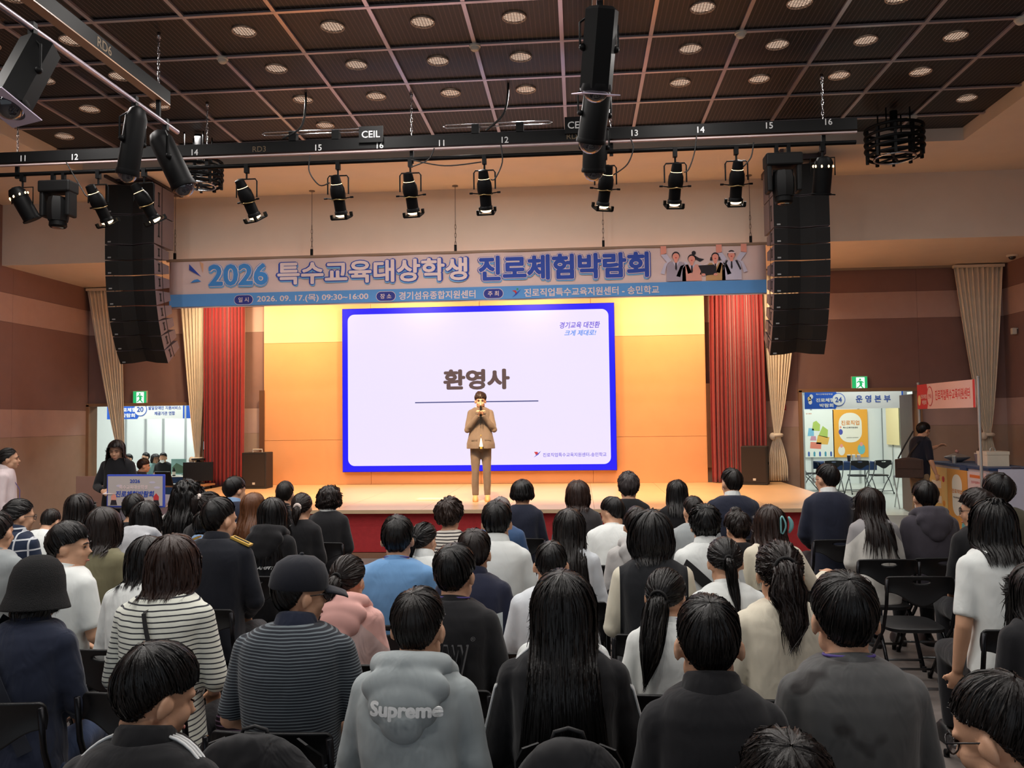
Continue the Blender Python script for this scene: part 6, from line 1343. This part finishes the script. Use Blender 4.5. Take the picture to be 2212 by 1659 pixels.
# ------------------------------------------------------------------ accessories worn by the audience
def back_pt(fg, x, z, off=.02):
    """point on the back of the garment at height z (before leaning)"""
    hw = float(np.interp(z, fg.R[:, 0], fg.R[:, 1]))+.016; hd = float(np.interp(z, fg.R[:, 0], fg.R[:, 2]))+.016; yo = float(np.interp(z, fg.R[:, 0], fg.R[:, 3]))
    e = 1/.82; t = min(.999, abs(x)/hw); return fg.sp(x, yo-hd*(1-t**(e*2))**(1/(2*e))-off, z)
def ribbon(pts, w, parent, m, name, th=.004):
    pts = [Vector(p) for p in pts]; mb = MB(); rs = []
    for i, p in enumerate(pts):
        t = (pts[min(i+1, len(pts)-1)]-pts[max(0, i-1)]).normalized(); n = Vector((p.x, p.y+.05, 0)).normalized() if abs(p.y) < .02 else Vector((p.x*.35, p.y, 0)).normalized(); s = t.cross(n).normalized()
        rs.append([p+s*w/2-n*th/2, p+s*w/2+n*th/2, p-s*w/2+n*th/2, p-s*w/2-n*th/2])
    return mb.rings(rs).build(name, m, parent, True)
def strap(i, x0, z0, x1, z1, w, m, name='strap', n=14):
    r, fg, tp, k = FIGS[i]; pts = [back_pt(fg, x0+(x1-x0)*u, z0+(z1-z0)*u, .012) for u in np.linspace(0, 1, n)]
    if z0 > 1.0: pts = [fg.sp(x0*.9, .06, 1.08)]+[fg.sp(x0*.95, -.02, 1.125)]+pts
    return ribbon(pts, w, r, m, name)
m_sb = mat('strap_black', (20,19,21), rough=.6); m_str = mat('stripe_white', (224,226,226), rough=.7, var=.02)
strap(11, -.02, 1.06, .13, .62, .018, m_sb, 'crossbody_strap'); strap(10, -.12, 1.06, .10, .60, .06, mat('strap_navy', (30,34,46), rough=.8), 'bag_strap'); strap(43, -.16, 1.0, .16, .70, .07, m_sb, 'wide_strap'); strap(50, .02, 1.08, .17, .80, .03, m_sb, 'crossbody_strap')
strap(42, .02, 1.06, .16, .78, .03, m_sb, 'crossbody_strap')
# shoulder boards
r, fg, tp, k = FIGS[16]; mg = mat('gold_braid', (196,160,70), rough=.45, metal=.3)
for s in (-1, 1):
    a = fg.sp(s*.10, -.01, 1.125); b = fg.sp(s*.215, -.01, 1.075); d = Vector(b-a); M = Vector(d).to_track_quat('X', 'Z').to_matrix(); c = (a+b)/2+np.array([0,0,.014])
    bd = MB().box(c, (d.length, .055, .012), M).build('shoulder_board', mg, tp); MB().box(c+np.array([0,0,.005]), (d.length*.8, .018, .006), M).build('board_inlay', m_black, bd)
# track jacket stripes
for i, zz in ((57, 1), (60, 1)):
    r, fg, tp, k = FIGS[i]; 
    for s in (-1, 1):
        S, E, Wr = fg.arm(s, 'lap')
        for q in range(3):
            pts = [fg.sp(s*(.075+.10*u), -.006+.014*(q-1), 1.13-.02*u-.055*u*u)+np.array([0,0,.012]) for u in np.linspace(0, .8, 5)]
            o = np.array([s*.066, .014*(q-1)-.012, .0]); pts += [S+(E-S)*u+o*(1-.12*u) for u in np.linspace(.1, 1, 7)]+[E+(Wr-E)*u+o*.84*(1-.3*u) for u in np.linspace(.15, .9, 5)]
            MB().tube(pts, .0042, 6).build('sleeve_stripe', m_str, tp, 'all')
# lettering on clothes
def curved_print(i, txt, x, z, w, h, m, bold=.03, off=.004, shear=0., rot=0., on='back', name='print'):
    r, fg, tp, k = FIGS[i]; me = text_mesh(txt, w, h, bold, name=name, shear=shear); co = mv(me); out = []
    for a in co:
        X, Z = a[0]*cos(rot)-a[2]*sin(rot), a[0]*sin(rot)+a[2]*cos(rot)
        if on == 'hood': out.append(hood_pt(fg, x+X, z+Z)+np.array([0,a[1]-off,0]))
        else: out.append(back_pt(fg, x+X, z+Z, off-a[1]))
    me.vertices.foreach_set('co', np.array(out).ravel()); me.update(); return link(name, me, m, tp)
def hood_pt(fg, x, z):
    best = 0
    for (cy, cz, rx, ry, rz_) in ((-.112,1.065,.150,.050,.075), (-.128,1.01,.118,.040,.085), (-.136,.955,.070,.032,.060)):
        q = 1-(x/rx)**2-((z-cz)/rz_)**2
        if q > 0: best = min(best, cy-ry*sqrt(q))
    return fg.sp(x, min(best, -.128)-.008, z)
curved_print(28, 'Supreme', .02, 1.01, .23, .058, m_str, .05, .014, on='hood')
for k_ in (0,): curved_print(29, 'owwy', .01, .90, .20, .13, mat('print_grey', (112,112,114), rough=.8), .012, .016); curved_print(29, 'owwy', .01, .90, .185, .118, MATS['c_black2'], .012, .019); curved_print(29, '®', .125, .985, .018, .018, MATS['print_grey'], 0, .016)
curved_print(19, 'AMFIT', .03, .86, .13, .022, m_str, .03, .016, shear=.3)
# bucket hat, cap, clip, mask
r, fg, tp, k = FIGS[10]; T = Matrix.Translation(fg.hc) @ Matrix((fg.Rh/1.04).tolist()).to_4x4(); m_hat = mat('knit_black', (20,20,22), rough=.95, bump=.9, bscale=260)
MB().lathe([(.001,.178),(.038,.174),(.072,.156),(.096,.126),(.110,.080),(.115,.035),(.117,.012),(.128,-.022),(.140,-.058),(.140,-.064),(.136,-.062),(.122,-.02),(.108,.02)], 36, T @ Matrix.Translation((0,-.012,.0)) @ Matrix.Diagonal((1,1.12,1,1)), cap=False).build('bucket_hat', m_hat, r, 'all')
r, fg, tp, k = FIGS[23]; T = Matrix.Translation(fg.hc) @ Matrix((fg.Rh/1.04).tolist()).to_4x4(); m_cap = cloth('cap_cloth', (32,34,42), folds=.15)
cp = MB().lathe([(.004,.152),(.05,.145),(.085,.118),(.102,.075),(.106,.03),(.102,.022)], 32, T @ Matrix.Translation((0,-.008,.0)) @ Matrix.Diagonal((.93,1.12,1,1)), cap=False).build('cap', m_cap, r, 'all')
rs = []
for y, wv, z in ((.075,.086,.036),(.11,.088,.030),(.15,.080,.020),(.185,.050,.008),(.195,.02,.004)): rs.append([T @ Vector((wv*s, y, z-.02*s*s+dz)) for s, dz in [(q, .004) for q in np.linspace(-1, 1, 11)]+[(q, -.003) for q in np.linspace(1, -1, 11)]])
MB().rings(rs).build('visor', m_cap, cp, 'all'); MB().ell(T @ Vector((0,-.008,.155)), (.009,.009,.006), 10, 6).build('button', m_cap, cp, 'all')
r, fg, tp, k = FIGS[46]; m_clip = mat('teal_plastic', (120,176,178), rough=.35)
hc_ = fg.hc+fg.Rh @ np.array([.05,-.115,.0]); MB().tube([hc_+np.array([.02*sin(t*pi), -.012*sin(t*pi)-.012, .06-.12*t]) for t in np.linspace(0, 1, 9)]+[hc_+np.array([-.012+.0*t, -.02, -.05+.10*t]) for t in np.linspace(0, 1, 7)]+[hc_+np.array([0,-.012,.06])], .006, 8).build('hair_clip', m_clip, r, 'all')
MB().tube([hc_+np.array([.045+.02*sin(t*pi), .004, .055-.11*t]) for t in np.linspace(0, 1, 9)], [.006,.010,.013,.015,.015,.015,.013,.010,.006], 8).build('hair_clip', m_clip, r, 'all')
r, fg, tp, k = FIGS[42]; S, E, Wr = fg.arm(-1, 'chin'); d = Vector(Wr-E).normalized(); MB().torus(Wr-np.array(d)*.03, .034, .010, 18, 8, M=d.to_track_quat('Z', 'Y').to_matrix().to_4x4()).build('wrist_watch', m_sb, r, 'all')
# white side of a face mask
r, fg, tp, k = FIGS[51]; T_ = lambda p: fg.hc+fg.Rh @ np.array(p); MB().ell(T_((0,.062,-.062)), (.056,.046,.050), 16, 10).build('face_mask', mat('mask_white', (222,224,226), rough=.8), r, 'all')

# ------------------------------------------------------------------ bags
m_bag = cloth('bag_nylon', (26,26,29), folds=.5, rough=.6)
def backpack(x, y, z, rz, w, h, label):
    t = thing('backpack', (x, y, z), rz, label=label, cat='bag'); mb = MB()
    mb.ell((0,0,h*.5), (w/2,.085,h*.52), 20, 12); mb.ell((0,-.02,h*.28), (w*.5,.10,h*.3), 20, 12); mb.box((0,.02,h*.35), (w*.86,.10,h*.6))
    me = fuse(mb, .010, 5); wrinkle(me, .007, 30, int(x*10)+5); link('bag_body', me, m_bag, t)
    mb = MB(); mb.ell((0,-.095,h*.32), (w*.36,.045,h*.24), 18, 10); me = fuse(mb, .010, 3); wrinkle(me, .004, 40, 3); link('front_pocket', me, m_bag, t)
    MB().tube([(w*.36*cos(a), -.10-.02*sin(a), h*.36+h*.20*sin(a)) for a in np.linspace(.1, pi-.1, 16)], .004, 6).build('zip', m_sb, t, 'all'); MB().tube([(-.05,.03,h*.95),(-.04,.03,h*1.02),(0,.03,h*1.045),(.04,.03,h*1.02),(.05,.03,h*.95)], .007, 8).build('carry_loop', m_sb, t, 'all')
    for s in (-1, 1): ribbon([(s*w*.3,.07,h*.9),(s*w*.36,.13,h*.75),(s*w*.38,.14,h*.45),(s*w*.36,.10,h*.12)], .055, t, m_sb, 'shoulder_strap', .01)
    return t
def at_seat(i, dy=-.30): L = FIGS[i][0].location; return L.x, L.y+dy
x, y = at_seat(23, -.38); backpack(x, y, .42, 0, .50, .44, 'black nylon backpack hanging behind the striped polo shirt'); x, y = at_seat(57, -.38); backpack(x+.02, y, .52, 0, .38, .46, 'black backpack hanging behind the long black hair')
x, y = at_seat(11, .16); hbg = thing('handbag', (x+.30, y, .47), .2, label='small purple striped handbag beside the striped top', cat='bag'); mb = MB(); mb.ell((0,0,.10), (.12,.05,.10), 18, 10); link('bag_body', fuse(mb, .008, 2), C('bag_purple', (44,32,44), 'stripe', (150,118,150), freq=50, duty=.3), hbg); MB().tube([(-.08,0,.17),(-.04,0,.27),(.04,0,.27),(.08,0,.17)], .007, 6).build('handle', m_sb, hbg, 'all'); MB().ell((0,-.055,.12), (.014,.008,.014), 10, 6).build('clasp', mg, hbg, 'all')

# ------------------------------------------------------------------ people who stand or sit elsewhere
suit = lambda: C('presenter_suit', (112,98,86), folds=.25)
S_ = f(stand=True, lean=0, hpitch=6)
armp = [(.222,.10,.755),(.035,.235,1.00)]
pp = atZ(1040, 1082, HS); 
prs = person('person', loc=(pp[0], pp[1], HS), k=1.0, label='presenter in a brown grey suit speaking into a microphone on the stage', rz=pi+radians(8), fig=S_, hair='fluff', hcol='brown', hn=500, top=suit(), bottom=suit(), shoe=mat('shoe_tan', (214,170,110), rough=.5), arms=(armp, armp), face=True, voxel=.009, skirt_z0=.44, flare=.075, hkw=f(wid=.006, volk=1.9), collar='shirt', collar_m=tops['white'](), seed=3)
top_z = CUR['fig'].top[2]; kk = (atY(1040, 848, pp[1])[2]-HS)/top_z; prs.scale = (kk,)*3
fg = CUR['fig']; tp = CUR['top']
MB().add([(x, y-q, z) for q in (0, .03) for x, y, z in ((-.034,.226,.885),(.034,.226,.885),(.007,.200,1.045),(-.007,.200,1.045))], [(0,1,2,3),(7,6,5,4),(0,4,5,1),(1,5,6,2),(2,6,7,3),(3,7,4,0)]).build('shirt_front', tops['white'](), tp); MB().box((0,.224,.890), (.075,.02,.035)).build('belt', m_black, prs); MB().box((0,.236,.890), (.042,.010,.036)).build('belt_buckle', mg, prs)
for s in (-1, 1):
    MB().prism([(s*.0,-.02),(s*.02,.0),(s*.085,.13),(s*.06,.17),(s*.035,.16)], -.012, Matrix.Translation((0,.135,1.34)) @ Matrix.Rotation(radians(4), 4, 'X')).build('lapel', suit(), tp)
    MB().box((s*.11,.178,1.02), (.10,.02,.025), Euler((0,0,s*-.3))).build('pocket_flap', suit(), tp)
MB().ell((0,.178,1.09), (.010,.006,.010), 10, 6).build('button', mg, tp, 'all')
mic = thing('microphone', (0,0,0), label='handheld microphone held by the presenter', cat='microphone'); mic.matrix_world = Matrix.Translation((pp[0], pp[1], HS)) @ Matrix.Rotation(pi+radians(8), 4, 'Z') @ Matrix.Scale(kk, 4)
hm = fg.hc; a = Vector((0, hm[1]+.155, hm[2]-.085)); b = Vector((0, hm[1]+.20, hm[2]-.36)); MB().tube([a, b], [.016,.011], 12).build('handle', m_black, mic, True); MB().ell(a+Vector((0,-.01,.02)), (.026,.026,.030), 14, 9).build('grille_head', mat('mic_grille', (200,176,140), rough=.4, metal=.5), mic, 'all')

def standing(px, D, label, rz, hair, hcol, tp, **o):
    fgd = dict(S_); fgd.update(o.pop('fig', {})); P = atD(*px, D); k = P[2]/Fig(**fgd).top[2]
    r = person('person', px, D, label, None, rz, fgd, hair, hcol, top=tp, k=k, **o); return r
standing((18,966), 9.0, 'person in a white blouse with a pink lanyard card standing at the left wall', radians(-62), 'pony', 'soft', C('c_blouse', (222,206,208)), fig=f(female=True, hpitch=0), face=True, voxel=.011, arms=('down','down'), hkw=f(tail=f(L=.30, tilt=110, r=.045)), collar='shirt', hn=500)
fg = CUR['fig']; MB().box((.03,.15,1.02), (.07,.01,.11)).build('lanyard_card', mat('card_pink', (226,150,170), rough=.5), bpy.context.scene.objects[CUR['top'].parent.name]); MB().tube([fg.neck+np.array([.07,.02,0]), np.array([.03,.155,1.3]), np.array([.03,.15,1.08])], .004, 6).build('lanyard', m_lan, CUR['top'].parent)
standing((250,950), 10.3, 'person in black with long dark hair reading at the lectern', pi+radians(12), 'long', 'dkbrown', tops['black'](), fig=f(female=True, hpitch=16, wide=1.15), face='lid', voxel=.011, arms=([(.24,.06,.76),(.10,.25,.72)],)*2, hn=500, hkw=f(lenk=.8))
standing((1998,912), 13.6, 'person in a dark t-shirt and khaki trousers reaching over the information counter', radians(-70), 'fluff', 'black', C('c_navyt', (26,28,40)), fig=f(hpitch=14, lean=6), face=True, voxel=.012, sleeve=1.0, arms=([(.25,.24,.84),(.12,.50,.95)], [(.235,.03,.74),(.24,.12,.52)]), bottom=tkhaki(), hn=450)
rt = CUR['top'].parent; fg = CUR['fig']; ribbon([fg.sp(.13,-.02,1.13), fg.sp(.10,-.15,1.0), fg.sp(-.02,-.17,.85), fg.sp(-.14,-.15,.70)], .03, rt, m_sb, 'bag_strap')
L = rt.location; bg = thing('shoulder_bag', (L.x-.20, L.y-.12, .86), radians(-20), label='brown shoulder bag worn by the person at the information counter', cat='bag'); mb = MB(); mb.box((0,0,.17), (.42,.12,.30)); mb.ell((0,0,.30), (.20,.055,.05), 14, 8); link('bag_body', fuse(mb, .012, 4), cloth('bag_brown', (72,56,50)), bg); MB().box((0,-.066,.24), (.36,.008,.14)).build('flap', MATS['bag_brown'], bg); MB().tube([(-.16,0,.33),(-.05,.0,.55),(.08,.02,.78)], .012, 8).build('strap', m_sb, bg, True)
def seated(px, D, label, rz, hair, hcol, tp, **o):
    fgd = f(lean=4); fgd.update(o.pop('fig', {})); r = person('person', px, D, label, None, rz, fgd, hair, hcol, top=tp, voxel=.014, **o); chair(r.location.x, r.location.y, rz, 'black folding chair used by the '+' '.join(label.split()[:10]), 'chairs away from the audience'); return r
seated((312,990), 14.6, 'person in a dark t-shirt sitting at the operator desk by the left doorway', radians(-60), 'fluff', 'brown', tops['black2'](), face=True, sleeve=.9)
seated((352,977), 18.9, 'person with a white mask and black top at the booth 20 table', pi+.2, 'short', 'black', tops['black'](), sleeve=.7); T_ = CUR['fig']; rr = CUR['top'].parent; MB().ell(T_.hc+T_.Rh @ np.array([0,.062,-.062]), (.056,.046,.050), 16, 10).build('face_mask', MATS['mask_white'], rr, 'all')
seated((336,980), 19.55, 'person with a bob in a mint top at the booth 20 table', pi+.9, 'bob', 'soft', C('c_mint', (150,190,186)), face=True)
seated((314,977), 20.1, 'person in a pale shirt behind the operator at booth 20', pi-.5, 'short', 'black', tops['ltgrey'](), face=True)
seated((277,980), 19.3, 'person with dark hair half hidden behind the lectern at booth 20', pi-.3, 'short', 'black', tops['white'](), face=True)

# chairs around the booth 24 table
x0 = bx(1824,1000,21.6)[0]
for k, (dx, dy, rz, l) in enumerate(((-.55,-.75,0,'left near side'),(.05,-.80,0,'middle near side'),(.60,-.70,.2,'right near side'),(-.85,.1,-pi/2,'left end'))):
    t = chair(x0+dx, 21.6+dy, rz, 'folding chair with silver legs at the '+l+' of the booth 24 table', 'chairs in booth 24')
    for c in t.children:
        if c.name.startswith(('leg', 'crossbar')): c.material_slots[0].link = 'OBJECT'; c.material_slots[0].material = m_cht
st = thing('folding_stool', (bx(1948,1030,17.6)[0], 17.6, 0), label='grey folding stool behind the person at the information counter', cat='stool'); MB().lathe([(.16,.62),(.17,.64),(.16,.66)], 22).build('seat', m_cgrey, st, True)
for s in (-1, 1): MB().tube([(s*.12,.10,.62),(s*.12,-.16,.0)], .012, 8).build('leg', m_alu, st, True); MB().tube([(s*.10,-.10,.62),(s*.10,.16,.0)], .012, 8).build('leg', m_alu, st, True)
bpy.data.scenes.remove(TMP)
